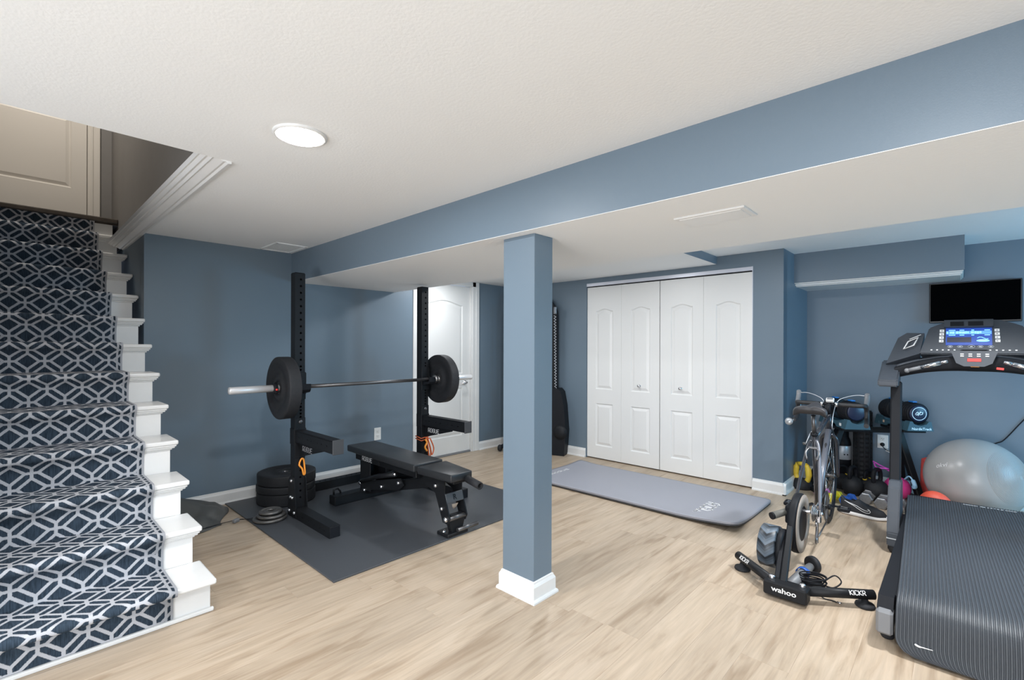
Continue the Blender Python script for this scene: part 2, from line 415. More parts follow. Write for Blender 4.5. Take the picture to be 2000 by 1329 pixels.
fl = struct('floor', B().box(-4.6, XE + .1, YN - .1, 5.75, -0.06, -0.006), M_plank, 'light oak vinyl plank floor of the basement gym')
rng = random.Random(4)
PW, PL = 0.180, 1.22
pb = B().box(-PW / 2 + .0001, PW / 2 - .0001, -PL / 2 + .0001, PL / 2 - .0001, -0.006, 0.0, bev=0.0006)
pl0 = obj('plank', pb, M_plank, fl); pl_me = pl0.data; first = True
for i in range(int((2.0 + 4.46) / PW)):
    x = -4.46 + PW * (i + .5); off = rng.random() * PL
    y = -0.75 - off
    while y < 5.65:
        lo, hi = y, y + PL
        y += PL
        if hi < -0.3 or lo > 5.55: continue
        if x < -2.75 and hi < 0.1: continue
        if x < XB - .1 and lo > 4.75: continue
        if not first:
            o = bpy.data.objects.new('plank', pl_me); COL.objects.link(o); o.parent = fl
        else: o = pl0; first = False
        o.location = (x, lo + PL / 2, 0)

# walls
wr = B(); wr.box(XR - .14, XR, .704, 3.115, 0, 2.4); wr.box(XR - .14, XR, 4.0, YC + .1, 0, 2.4); wr.box(XR - .14, XR, 3.115, 4.0, 2.06, 2.4)
struct('wall_rear', wr, M_wall, 'slate blue wall behind the squat rack')
wc = B(); wc.box(XR, -3.222, YC, YC + .12, 0, 2.4); wc.box(-1.398, XB, YC, YC + .12, 0, 2.4); wc.box(-3.222, -1.398, YC, YC + .12, 2.045, 2.4)
wc.box(XB - .12, XB, YC, YA + .1, 0, 2.4)
struct('wall_closet', wc, M_wall, 'slate blue wall around the white closet doors')
struct('wall_closet_shade', B().box(-3.3, -1.3, YC + .09, YC + .14, 0, 2.2), M_dark, 'near-black backing behind the closet doors standing in for shade')  # near-black sheet stands in for the shade inside the closet
struct('wall_alcove', B().box(XB - .1, XE, YA, YA + .12, 0, 2.4), M_wall, 'slate blue wall of the alcove with the television')
wri = B(); wri.box(XE, XE + .12, YN, 4.0, 0, 2.4); wri.box(XE, XE + .12, 5.1, YA + .1, 0, 2.4); wri.box(XE, XE + .12, 4.0, 5.1, 0, .62); wri.box(XE, XE + .12, 4.0, 5.1, 1.70, 2.4)
struct('wall_right', wri, M_wall, 'slate blue wall with a small daylight window')
wb = B(); wb.box(-2.6, -2.1, YN - .12, YN, 0, 2.4); wb.box(1.7, XE, YN - .12, YN, 0, 2.4); wb.box(-2.1, 1.7, YN - .12, YN, 2.08, 2.4)
struct('wall_back', wb, M_wall, 'slate blue wall behind the camera with an opening added for fill light')
struct('wall_left', B().box(-2.72, -2.6, YN, -.30, 0, 2.14), M_wall, 'slate blue wall beside the foot of the stairs')
# stairwell
sw = B(); sw.box(-6.12, XR - .13, .704, .80, 0, 2.16)
struct('wall_stair_right', sw, M_wall, 'slate blue return wall beside the stairs')
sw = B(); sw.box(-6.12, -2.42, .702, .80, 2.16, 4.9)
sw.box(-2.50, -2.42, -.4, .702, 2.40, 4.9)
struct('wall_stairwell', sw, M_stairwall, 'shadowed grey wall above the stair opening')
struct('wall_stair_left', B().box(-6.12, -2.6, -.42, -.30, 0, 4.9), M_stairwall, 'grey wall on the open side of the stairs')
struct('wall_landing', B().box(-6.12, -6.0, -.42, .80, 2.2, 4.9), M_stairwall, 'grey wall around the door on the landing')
# ceilings
cb = B(); cb.box(-2.42, XE + .1, YN - .1, YB0, ZC, 2.4); cb.box(XR, -2.42, .704, YB0, ZC, 2.4)
struct('ceiling', cb, M_ceil, 'off-white textured ceiling of the main room')
cb = B(); cb.box(XR, -1.72, YB1, YC, ZL, 2.4); cb.box(-1.72, XE + .1, YB1, YA, ZH, 2.4)
struct('ceiling_far', cb, M_ceil, 'off-white textured ceiling beyond the beam')
struct('ceiling_stairwell', B().box(-6.12, -2.42, -.42, .80, 4.9, 5.0), M_ceil, 'ceiling high above the stairs')
struct('trim_1', B().box(-1.721, -1.718, YB1, YC, ZL, ZH + .001), M_wall, 'slate blue step between the two far ceilings')
bm_ = B().box(XR, XE + .1, YB0, YB1, ZB + .002, 2.4)
beam = struct('beam', bm_, M_wall, 'long slate blue boxed beam crossing the ceiling')
struct('soffit', B().box(XR, XE + .1, YB0 + .001, YB1 - .001, ZB, ZB + .002), M_ceil, parent=beam)
sof = struct('trim_2', B().box(XB, .015, 5.06, YA, 1.905, ZH), M_wall, 'slate blue boxed bulkhead over the alcove')
b = B(); b.box(XB, .010, 5.068, YA, 1.895, 1.906, .003); b.box(XB, .003, 5.10, YA, 1.880, 1.896, .003); b.box(XB, -.006, 5.13, YA, 1.872, 1.881, .002)
struct('moulding', b, M_white, parent=sof)

BP = [(0, 0), (.026, 0), (.026, .009), (.022, .017), (.015, .019), (.015, .079), (.011, .088), (.007, .094), (.006, .101), (0, .104)]
def base_x(name, label, segs):
    """segs: (kind, fixed, a, b, sign): 'y' runs along Y at x=fixed, outward sign along X"""
    b = B()
    for k, f, a, c, s in segs:
        if k == 'y': b.prism([(p[0] * s, p[1]) for p in BP], (f, a, 0), (1, 0, 0), (0, 0, 1), (0, c - a, 0))
        else: b.prism([(p[0] * s, p[1]) for p in BP], (a, f, 0), (0, 1, 0), (0, 0, 1), (c - a, 0, 0))
    return struct(name, b, M_white, label)
base_x('baseboard_rear', 'white baseboard along the wall behind the rack', [('y', XR, .70, 3.09, 1), ('y', XR, 4.075, YC, 1)])
base_x('baseboard_closet', 'white baseboard either side of the closet', [('x', YC, XR, -3.228, -1), ('x', YC, -1.393, XB + .026, -1)])
base_x('baseboard_alcove', 'white baseboard inside the alcove', [('y', XB, YC - .026, YA, 1), ('x', YA, XB, XE, -1)])
base_x('baseboard_right', 'white baseboard below the small window', [('y', XE, YN, YA, -1)])

# column
cx0, cx1, cy0, cy1 = -1.800, -1.581, 1.842, 1.990
colm = struct('column', B().box(cx0, cx1, cy0, cy1, 0, ZB, .002), M_wall, 'square slate blue support column in the middle of the room')
b = B(); rings = []
for d, z in BP[1:]:
    rings.append([b.bm.verts.new((x, y, z)) for x, y in ((cx0 - d, cy0 - d), (cx1 + d, cy0 - d), (cx1 + d, cy1 + d), (cx0 - d, cy1 + d))])
for r0, r1 in zip(rings, rings[1:]):
    for k in range(4): b.bm.faces.new((r0[k], r0[(k + 1) % 4], r1[(k + 1) % 4], r1[k]))
struct('base_trim', b, M_white, parent=colm)

# ------------------------------------------------------------------ panel doors
def outline(x0, x1, z0, z1, arch, ins, n=14):
    x0 += ins; x1 -= ins; z0 += ins; z1 -= ins
    pts = [(x0, z0), (x1, z0)]
    if arch:
        for i in range(n + 1):
            t = i / n; pts.append((x1 + (x0 - x1) * t, z1 + arch * (0.5 - 0.5 * math.cos(2 * PI * t)) ** 0.8))
    else: pts += [(x1, z1), (x0, z1)]
    return pts
def panel_slab(w, h, th, panels):
    """slab from (0,0) to (w,h) in XZ, front face at y=0 looking to -Y; panels: (x0,x1,z0,z1,arch)"""
    b = B(); bm = b.bm
    def loop(pts, y): return [bm.verts.new((p[0], y, p[1])) for p in pts]
    def edges(l): return [bm.edges.new((l[i], l[(i + 1) % len(l)])) for i in range(len(l))]
    def ring(a, c):
        for i in range(len(a)): bm.faces.new((a[i], a[(i + 1) % len(a)], c[(i + 1) % len(c)], c[i]))
    e = .002
    out = loop([(e, e), (w - e, e), (w - e, h - e), (e, h - e)], 0); ed = edges(out)
    o2 = loop([(0, 0), (w, 0), (w, h), (0, h)], e); ring(out, o2)
    o3 = loop([(0, 0), (w, 0), (w, h), (0, h)], th); ring(o2, o3); bm.faces.new(o3)
    for q in panels:
        l0 = loop(outline(*q, 0), 0); ed += edges(l0)
        l1 = loop(outline(*q, .010), .011); l2 = loop(outline(*q, .017), .011); l3 = loop(outline(*q, .042), .0015)
        ring(l0, l1); ring(l1, l2); ring(l2, l3); bm.faces.new(l3)
    bmesh.ops.triangle_fill(bm, use_beauty=True, edges=ed)
    return b

# bifold closet doors: two doors of two leaves
LW, LH = 0.4525, 1.985
leafA = panel_slab(LW, LH, .034, [(.118, .345, .800, 1.70, .028), (.118, .345, .145, .635, 0)])
def knob_mesh():
    return B().lathe([(.0, .0), (.014, 0), (.014, .004), (.007, .006), (.007, .018), (.014, .022), (.016, .029), (.013, .035), (0, .037)], axis=(0, -1, 0), seg=20)
lm = None
for dn, (xa, lab) in enumerate([(-3.220, 'white bifold closet door next to the tall black machine'), (-2.306, 'white bifold closet door next to the bike corner')]):
    d = bpy.data.objects.new('door_%d' % (dn + 2), None); COL.objects.link(d); d.location = (xa, YC + .012, .012); BASE[d.name] = V((0, 0, 0))
    d['kind'] = 'structure'; d['label'] = lab
    for k in range(2):
        if lm is None:
            lf = obj('leaf', leafA, M_door, d); lm = lf.data
        else:
            lf = bpy.data.objects.new('leaf', lm); COL.objects.link(lf); lf.parent = d
        lf.location = (k * (LW + .0012) + .002, 0, 0)
        if (dn == 0) == (k == 1):
            kn = obj('knob', knob_mesh(), M_chrome); kn.parent = lf; kn.location = (LW / 2, 0, .868)
trk = B(); trk.box(-3.222, -1.398, YC + .004, YC + .055, 2.010, 2.045); trk.box(-1.400, -1.394, YC - .002, YC + .05, .10, 2.045)
struct('trim_3', trk, mat('white_metal_track', (0.78, 0.80, 0.88), 0.25, 0.3), 'white metal track along the head of the closet doors')

# far door in the rear wall
d = bpy.data.objects.new('door_1', None); COL.objects.link(d); d.location = (XR - .03, 3.145, .02); d.rotation_euler = (0, 0, PI / 2); BASE[d.name] = V((0, 0, 0))
d['kind'] = 'structure'; d['label'] = 'white panelled door in the wall behind the right rack upright'
obj('leaf', panel_slab(.825, 2.02, .035, [(.13, .695, .95, 1.78, .05), (.13, .695, .2, .78, 0)]), M_door, d)
lv = B(); lv.lathe([(0, 0), (.028, 0), (.028, .006), (.012, .010), (.012, .045), (0, .047)], (.73, 0, .84), (0, -1, 0), 20); lv.tube([(.73, -.042, .84), (.70, -.046, .838), (.64, -.044, .83)], [.010, .010, .008], 10)
obj('handle', lv, M_steel, d)
b = B()
for y0, y1 in ((3.09, 3.145), (3.97, 4.075)):
    b.box(XR - .02, XR + .012, y0, y1, 0, 2.10, .003); 
b.box(XR - .04, XR + .018, 4.02, 4.075, 0, 2.10, .004); b.box(XR - .02, XR + .012, 3.09, 4.075, 2.04, 2.0999, .003)
b.box(XR - .13, XR - .002, 3.118, 3.143, 0, 2.06); b.box(XR - .13, XR - .002, 3.972, 3.998, 0, 2.06); b.box(XR - .05, XR - .004, 3.955, 3.972, 0, 2.06)
struct('trim_4', b, M_white, 'white casing around the door behind the rack')
struct('trim_5', B().box(XR - .10, XR - .01, 3.145, 3.97, 0, .018, .003), M_midgrey, 'worn grey threshold under the door behind the rack')

# door on the landing
d = bpy.data.objects.new('door_4', None); COL.objects.link(d); d.location = (-5.985, -.25, 2.455); d.rotation_euler = (0, 0, PI / 2); BASE[d.name] = V((0, 0, 0))
d['kind'] = 'structure'; d['label'] = 'white panelled door at the top of the stairs'
obj('leaf', panel_slab(.77, 2.0, .035, [(.10, .665, .30, .95, 0), (.10, .665, 1.05, 1.8, 0)]), M_cream, d)
b = B(); b.box(-6.0, -5.972, .525, .615, 2.44, 4.55, .004); b.box(-6.0, -5.965, .545, .565, 2.44, 4.55, .004); b.box(-6.0, -5.972, -.30, .615, 4.46, 4.55, .004)
struct('trim_6', b, M_cream, 'white casing of the door at the top of the stairs')

# window on the right that brings the daylight, and a frame added out of view behind for the fill light
def window(n, label, x0, x1, y0, y1, z0, z1):
    w = bpy.data.objects.new('window_%d' % n, None); COL.objects.link(w); w['kind'] = 'structure'; w['label'] = label; BASE[w.name] = V((0, 0, 0))
    f = B(); t = .04
    if x1 - x0 < .2:
        f.box(x0, x1, y0, y1, z0, z0 + t); f.box(x0, x1, y0, y1, z1 - t, z1); f.box(x0, x1, y0, y0 + t, z0, z1); f.box(x0, x1, y1 - t, y1, z0, z1)
    else:
        f.box(x0, x1, y0, y1, z0, z0 + t); f.box(x0, x1, y0, y1, z1 - t, z1); f.box(x0, x0 + t, y0, y1, z0, z1); f.box(x1 - t, x1, y0, y1, z0, z1); f.box((x0 + x1) / 2 - .03, (x0 + x1) / 2 + .03, y0, y1, z0, z1)
    obj('window_frame', f, M_white, w)
window(1, 'small white framed window in the right wall', XE + .02, XE + .08, 4.0, 5.1, .62, 1.70)
window(2, 'white frame added behind the camera where the fill light stands', -2.1, 1.7, YN - .09, YN - .03, 0, 2.08)

# ------------------------------------------------------------------ stairs
RUN, RISE, TX, TZ, NST = .248, .188, -2.605, .182, 13
tip = lambda k: TX - RUN * (k - 1)
top = lambda k: TZ + RISE * (k - 1)
rise_x = lambda k: tip(k) - (.082 if k == 1 else .036)
st = thing('staircase', 'white painted closed staircase rising to the landing door', 'stairs', (-2.7, .2, 0))
for k in range(1, NST):
    obj('tread', B().box(rise_x(k + 1) - .005, tip(k), -.29, .70, top(k) - .027, top(k), .009, 3), M_white, st)
    if k > 1:
        b = B(); b.box(rise_x(k) - .005, tip(k) - .008, -.29, .691, top(k) - .037, top(k) - .027, .003); b.box(rise_x(k) - .005, tip(k) - .015, -.29, .684, top(k) - .047, top(k) - .036, .003)
        b.box(rise_x(k) - .005, tip(k) - .027, -.29, .673, top(k) - .057, top(k) - .046, .003)
        obj('cove_moulding', b, M_white, st)
for k in range(1, NST + 1):
    z0 = 0 if k == 1 else top(k - 1)
    obj('riser', B().box(rise_x(k) - .018, rise_x(k), -.29, .692 if k == 1 else .664, z0, top(k) - .027), M_white, st)
b = B(); poly = [(rise_x(1) - .002, 0)]
for k in range(1, NST): poly += [(rise_x(k) - .002, top(k) - .027), (rise_x(k + 1) - .002, top(k) - .027)]
poly += [(rise_x(NST) - .002, top(NST) - .05), (-6.0, top(NST) - .05), (-6.0, 2.0), (-3.9, 0)]
b.prism(poly, (0, .640, 0), (1, 0, 0), (0, 0, 1), (0, .02, 0)); obj('stringer', b, M_white, st)
obj('shoe_moulding', B().box(rise_x(1), rise_x(1) + .018, -.29, .705, 0, .020, .006, 2), M_white, st)
obj('glue_line', B().box(rise_x(1), rise_x(1) + .004, .545, .680, top(1) - .038, top(1) - .0275), M_glue, st)['label'] = 'brown dried glue under the lowest tread'
lo = struct('floor_landing', B().box(-6.0, tip(13) - .03, -.30, .70, top(13) - .045, top(13) + .01), M_brown, 'dark wood landing at the top of the stairs')
struct('nosing', B().box(tip(13) - .035, tip(13), -.29, .700, top(13) - .030, top(13) + .01, .010, 3), M_brown, parent=lo)

# stair runner
path = []
T = .011
for k in range(1, NST + 1):
    rx, tp = rise_x(k) + .006, top(k); z0 = .021 if k == 1 else top(k - 1) + T
    pts = [(rx, z0 + (0 if k == 1 else .006)), (rx, z0 + .05), (rx + .001, tp - .085)]
    if k < NST:
        if k == 1: pts += [(rx + .006, tp - .045), (rx + .03, tp - .034), (tip(k) - .016, tp - .034)]
        else: pts += [(rx + .010, tp - .060), (tip(k) - .006, tp - .040)]
        pts += [(tip(k) + .008, tp - .026), (tip(k) + .013, tp - .010), (tip(k) + .006, tp + .005), (tip(k) - .012, tp + T), (tip(k) - .09, tp + T), (rise_x(k + 1) + .03, tp + T + .001), (rise_x(k + 1) + .010, tp + T + .002)]
    else: pts += [(rx, tp - .045), (rx + .012, tp - .032)]
    path += pts
pth = smooth_path([(p[0], 0, p[1]) for p in path], 4)
bm = bmesh.new(); uvl = bm.loops.layers.uv.new('UVMap'); Y0, Y1, NY = -.288, .540, 8
acc = [0.0]
for a, c in zip(pth, pth[1:]): acc.append(acc[-1] + (c - a).length)
rows = []
for i, p in enumerate(pth):
    t = (pth[min(i + 1, len(pth) - 1)] - pth[max(i - 1, 0)]).normalized(); n = V((t.z, 0, -t.x))
    rows.append(([bm.verts.new((p.x, Y0 + (Y1 - Y0) * j / NY, p.z)) for j in range(NY + 1)], bm.verts.new(V((p.x, Y1, p.z)) - n * .0085)))
for i in range(len(rows) - 1):
    for j in range(NY):
        f = bm.faces.new((rows[i][0][j], rows[i][0][j + 1], rows[i + 1][0][j + 1], rows[i + 1][0][j])); f.smooth = True
        for lp, (jj, ii) in zip(f.loops, ((j, i), (j + 1, i), (j + 1, i + 1), (j, i + 1))): lp[uvl].uv = ((Y1 - Y0) * jj / NY + .002, acc[ii])
    f = bm.faces.new((rows[i][0][NY], rows[i][1], rows[i + 1][1], rows[i + 1][0][NY]))
    for lp in f.loops: lp[uvl].uv = (.826, 0)
run = obj('stair_runner', bm, M_carpet, norm=False)
tag(run, 'navy carpet runner with pale lattice pattern covering the stair treads', 'carpet')

# trim along the stair opening
prof = [(.704, 2.128), (.690, 2.126), (.682, 2.134), (.672, 2.132), (.640, 2.146), (.632, 2.143), (.622, 2.154), (.612, 2.151), (.600, 2.166), (.592, 2.164), (.584, 2.180), (.600, 2.20), (.704, 2.20)]
b = B(); b.prism(prof, (-5.27, 0, 0), (0, 1, 0), (0, 0, 1), (2.85, 0, 0))
struct('trim_7', b, M_white, 'white moulding along the edge of the stair opening')

# ------------------------------------------------------------------ fixtures on walls and ceilings
lt = thing('recessed_light', 'round lit recessed lamp in the ceiling above the rack mat', 'ceiling light', (-1.91, .80, ZC))
obj('trim_ring', B().lathe([(.100, 0), (.100, -.006), (.092, -.010), (.084, -.008), (.084, 0)], (-1.91, .80, ZC), seg=48), M_white, lt)
obj('lens', B().lathe([(.084, -.004), (.078, -.014), (.05, -.020), (0, -.022)], (-1.91, .80, ZC), seg=48), M_lens, lt)

b = B(); b.box(-.944, -.644, 2.055, 2.235, ZB - .008, ZB, .003); b.box(-.925, -.663, 2.074, 2.216, ZB - .011, ZB - .007, .002)
one('vent_cover', b, M_white, 'flat white cover plate on the underside of the beam', 'vent')
vt = thing('ceiling_vent', 'white slotted vent in the ceiling corner by the beam', 'vent', (-4.19, 1.62, ZC))
b = B(); x0, x1, y0, y1 = -4.37, -4.01, 1.49, 1.745
b.box(x0, x1, y0, y0 + .02, ZC - .008, ZC, .002); b.box(x0, x1, y1 - .02, y1, ZC - .008, ZC, .002); b.box(x0, x0 + .02, y0, y1, ZC - .008, ZC, .002); b.box(x1 - .02, x1, y0, y1, ZC - .008, ZC, .002)
obj('frame', b, M_ceil, vt)
b = B()
for i in range(12): b.obox(((x0 + x1) / 2, y0 + .03 + i * .0175, ZC - .004), (.32, .013, .0015), Matrix.Rotation(.5, 3, 'X'))
o = obj('slats', b, M_ceil, vt); o['kind'] = 'stuff'

def outlet(name_loc, rotz, label, w=.078, h=.128):
    t = thing('wall_outlet', label, 'outlet', name_loc, rotz=rotz, local=True)
    obj('cover_plate', B().obox((0, -.003, 0), (w, .006, h), None, .002), M_plate, t)
    for s in (-1, 1):
        r = obj('receptacle', B().obox((0, -.0065, s * .025), (.034, .004, .029), None, .004), M_plate, t)
        b = B(); b.obox((-.007, -.0087, s * .025 + .004), (.003, .001, .010)); b.obox((.007, -.0087, s * .025 + .004), (.003, .001, .008)); b.lathe([(0, .0087), (.003, .0087)], (0, 0, s * .025 - .008), (0, -1, 0), 10)
        q = obj('slots', b, M_black2); q.parent = r
    return t
outlet((XR, 2.653, .39), PI / 2, 'white double outlet on the wall behind the bench')
outlet((-.530, YA, .430), 0, 'white double outlet on the alcove wall with a plug in it', .080, .124)

pk = thing('power_plug', 'round black plug with a white tag in the alcove outlet', 'plug', (-.530, YA - .02, .40))
obj('plug_body', B().lathe([(0, 0), (.016, 0), (.018, .006), (.014, .026), (.007, .032), (0, .032)], (-.532, YA - .0085, .405), (0, -1, 0), 18), M_black2, pk)
obj('cable', B().tube(smooth_path([(-.532, YA - .038, .405), (-.522, YA - .045, .385), (-.50, YA - .030, .36), (-.47, YA - .014, .34), (-.46, YA - .010, .25), (-.47, YA - .010, .03)], 6), .0035, 8), M_black2, pk)
obj('tag', B().obox((-.482, YA - .016, .347), (.052, .002, .020), Euler((0, .45, 0)), .0005), M_print, pk)

# television
tv = thing('television', 'black flat television on the alcove wall above the treadmill console', 'television', (.075, YA - .03, 1.52))
obj('bezel', B().box(-.207, .350, YA - .055, YA - .02, 1.515, 1.858, .004), M_bezel, tv)
obj('screen', B().box(-.199, .342, YA - .0565, YA - .054, 1.530, 1.850), M_screen, tv)
obj('wall_mount', B().box(0, .15, YA - .022, YA, 1.6, 1.78), M_black2, tv)
c = smooth_path([(.075, YA - .012, 1.53), (.10, YA - .012, 1.1), (.02, YA - .012, .42)], 6)
cord = smooth_path([(.05, YA - .008, .30), (.13, YA - .008, .47), (.21, YA - .008, .52), (.25, YA - .008, .55), (.32, YA - .008, .66), (.42, YA - .008, .84), (.52, YA - .008, 1.15)], 6)
one('wall_cable', B().tube(cord, .004, 8), M_black2, 'thin black cable running up the alcove wall behind the ball', 'cable')

# ------------------------------------------------------------------ rack area
one('rubber_floor_mat', B().box(-4.392, -2.502, 1.235, 3.085, 0, .010, .002), M_mat, 'square black rubber mat lying under the rack and bench', 'mat')
ZM = .0101
UX0, UX1 = -3.711, -3.636                    # upright, front face at UX1
UL = (1.487, 1.563); UR = (2.640, 2.716)     # left and right upright across Y
rack = thing('squat_rack', 'black steel squat rack with two tall perforated uprights', 'rack', (-3.5, 2.1, ZM))

def holed_bar(x0, x1, y0, y1, z0, z1, holes, axis):
    """rectangular tube; round holes pierce the +X face (axis 'x') or the top (axis 'z') or the -Y face ('y'); holes = [(along, across, r)]"""
    b = B(); bm = b.bm
    def loop(pts): return [bm.verts.new(p) for p in pts]
    def edges(l): return [bm.edges.new((l[i], l[(i + 1) % len(l)])) for i in range(len(l))]
    if axis == 'x':
        P = lambda a, c, d: (x1 - d, c, a); rect = [(z0, y0), (z0, y1), (z1, y1), (z1, y0)]; dep = x1 - x0
    elif axis == 'z':
        P = lambda a, c, d: (c, a, z1 - d); rect = [(y0, x0), (y0, x1), (y1, x1), (y1, x0)]; dep = z1 - z0
    else:
        P = lambda a, c, d: (a, y0 + d, c); rect = [(x0, z0), (x0, z1), (x1, z1), (x1, z0)]; dep = y1 - y0
    fr = loop([P(a, c, 0) for a, c in rect]); bk = loop([P(a, c, dep) for a, c in rect])
    ed = edges(fr)
    for i in range(4): bm.faces.new((fr[i], fr[(i + 1) % 4], bk[(i + 1) % 4], bk[i]))
    bm.faces.new(bk)
    for a, c, r in holes:
        l0 = loop([P(a + r * math.cos(t * PI / 6), c + r * math.sin(t * PI / 6), 0) for t in range(12)])
        l1 = loop([P(a + r * math.cos(t * PI / 6), c + r * math.sin(t * PI / 6), dep * .6) for t in range(12)])
        ed += edges(l0)
        for i in range(12): bm.faces.new((l0[i], l0[(i + 1) % 12], l1[(i + 1) % 12], l1[i]))
        bm.faces.new(l1)
    bmesh.ops.triangle_fill(bm, use_beauty=True, edges=ed)
    return b
BOLT = B().lathe([(0, .92), (.55, .92), (.9, .55), (1, .23), (1, 0)], (0, 0, 0), (0, 0, 1), 12)
bmesh.ops.recalc_face_normals(BOLT.bm, faces=BOLT.bm.faces)
BOLT_ME = bpy.data.meshes.new('bolt'); BOLT.bm.to_mesh(BOLT_ME); BOLT_ME.materials.append(M_chrome)
class Bolts:
    def __init__(s): s.l = []
def bolt(b, p, n, r=.013): b.l.append((V(p), V(n), r))
def put_bolts(bb, parent):
    for p, n, r in bb.l:
        o = bpy.data.objects.new('bolt', BOLT_ME); COL.objects.link(o); o.parent = parent
        o.location = p - BASE.get(root_of(parent).name); o.rotation_euler = n.to_track_quat('Z', 'Y').to_euler(); o.scale = (r, r, r)

for (y0, y1), side in ((UL, -1), (UR, 1)):
    ym = (y0 + y1) / 2
    hs = []; z = 1.805
    while z > .14:
        hs.append((z, ym + .006, .0085))
        z -= .0507 if not (.72 < z < 1.16) else .0254
    obj('upright', holed_bar(UX0, UX1, y0, y1, .086, 1.850, hs, 'x'), M_black, rack)
    obj('upright_cap', B().box(UX0 + .002, UX1 - .002, y0 + .002, y1 - .002, 1.850, 1.856, .002), M_black2, rack)
    ft = obj('foot', holed_bar(-3.76 if side < 0 else -4.245, -3.075, y0, y1, ZM, .086, [(x, .045, .006) for x in (-3.50, -3.40, -3.30, -3.22, -3.15)], 'y'), M_black, rack)
    obj('foot_cap', B().box(-3.076, -3.070, y0 + .002, y1 - .002, ZM + .002, .084, .002), M_black2, rack)
    for yy in (y0 - .007, y1 + .001):
        b = B(); b.prism([(-3.735, .02), (-3.595, .02), (-3.600, .10), (-3.625, .30), (-3.640, .315), (-3.705, .315), (-3.735, .28)], (0, yy, 0), (1, 0, 0), (0, 0, 1), (0, .006, 0))
        g = obj('gusset_plate', b, M_black, rack)
        bb = Bolts()
        for px, pz in ((-3.672, .285), (-3.685, .16), (-3.655, .16), (-3.71, .055), (-3.62, .055)):
            bolt(bb, (px, yy if yy < y0 else yy + .006, pz), (0, -1 if yy < y0 else 1, 0), .014)
        put_bolts(bb, g)
hs = [(y, -4.200, .0085) for y in [1.89 + .0508 * i for i in range(15)]]
obj('crossmember', holed_bar(-4.243, -4.163, 1.862, UR[0] - .001, ZM, .084, hs, 'z'), M_black, rack)

# spotter arms and J-cups hang from the uprights
def spotter(y0, y1, z0, z1, lab, txt):
    t = thing('spotter_arm', lab, 'spotter arm', (-3.4, (y0 + y1) / 2, z0), group='spotter arms of the rack')
    x1 = -3.034
    obj('beam', holed_bar(UX1 + .002, x1, y0 + .002, y1 - .002, z0 + .006, z1 - .012, [(x, (z0 + z1) / 2, .006) for x in (-3.57, -3.52, -3.42, -3.36, -3.26, -3.20, -3.12)], 'y'), M_black, t)
    obj('top_pad', B().box(UX1 + .004, x1, y0 + .004, y1 - .004, z1 - .012, z1 - .004, .002), M_black2, t)
    obj('end_plate', B().box(x1, x1 + .007, y0 - .001, y1 + .001, z0, z1, .002), mat('satin_black_cap', (.045, .046, .050), .5), t)
    b = B(); b.box(UX1 + .001, UX1 + .007, y0 - .002, y1 + .002, z0 - .115, z1 + .085, .002)
    for yy in (y0 - .0075, y1 + .0015):
        b.box(UX0 + .006, UX1 + .006, yy, yy + .006, z0 - .015, z1 + .005, .001)
    obj('bracket', b, M_black, t)
    b = B(); b.prism([(UX1 + .006, z0 + .01), (-3.235, z0 + .01), (-3.235, z0 - .012), (UX1 + .006, z0 - .110)], (0, (y0 + y1) / 2 - .003, 0), (1, 0, 0), (0, 0, 1), (0, .006, 0))
    web = obj('web_plate', b, M_black, t)
    block_text('ROGUE', .034, .155, (-3.50, (y0 + y1) / 2 - .0035, z0 - .038), (1, 0, 0), (0, 0, 1), txt, web)
    b = B(); b.lathe([(0, .006), (.010, .006), (.016, .002), (.016, 0)], (UX1 + .007, (y0 + y1) / 2 + .004, z1 + .055), (1, 0, 0), 16)
    obj('pin', b, M_darksteel, t)
spotter(*UL, .575, .674, 'black steel spotter arm on the rack upright nearer the stairs', mat('worn_print', (.40, .40, .42), .5))
spotter(*UR, .569, .668, 'black steel spotter arm on the rack upright before the white door', M_print)
BX, BZ = -3.572, .998
for (y0, y1), lab in ((UL, 'black j-cup holding the bar on the upright nearer the stairs'), (UR, 'black j-cup holding the bar on the upright before the white door')):
    t = thing('j_cup', lab, 'j-cup', (BX, (y0 + y1) / 2, BZ), group='j-cups of the rack')
    b = B(); b.box(UX1 + .001, UX1 + .008, y0 - .003, y1 + .003, BZ - .10, BZ + .105, .002); b.box(UX0 - .002, UX1 + .008, y1 + .001, y1 + .007, BZ - .06, BZ + .10, .002)
    obj('bracket', b, M_black, t)
    b = B(); b.prism([(UX1 + .008, BZ - .055), (BX + .035, BZ - .040), (BX + .052, BZ - .02), (BX + .052, BZ + .022), (BX + .040, BZ + .022), (BX + .036, BZ - .012), (BX + .026, BZ - .020), (UX1 + .008, BZ - .020)], (0, y0 + .005, 0), (1, 0, 0), (0, 0, 1), (0, y1 - y0 - .01, 0))
    obj('hook', b, M_black2, t)

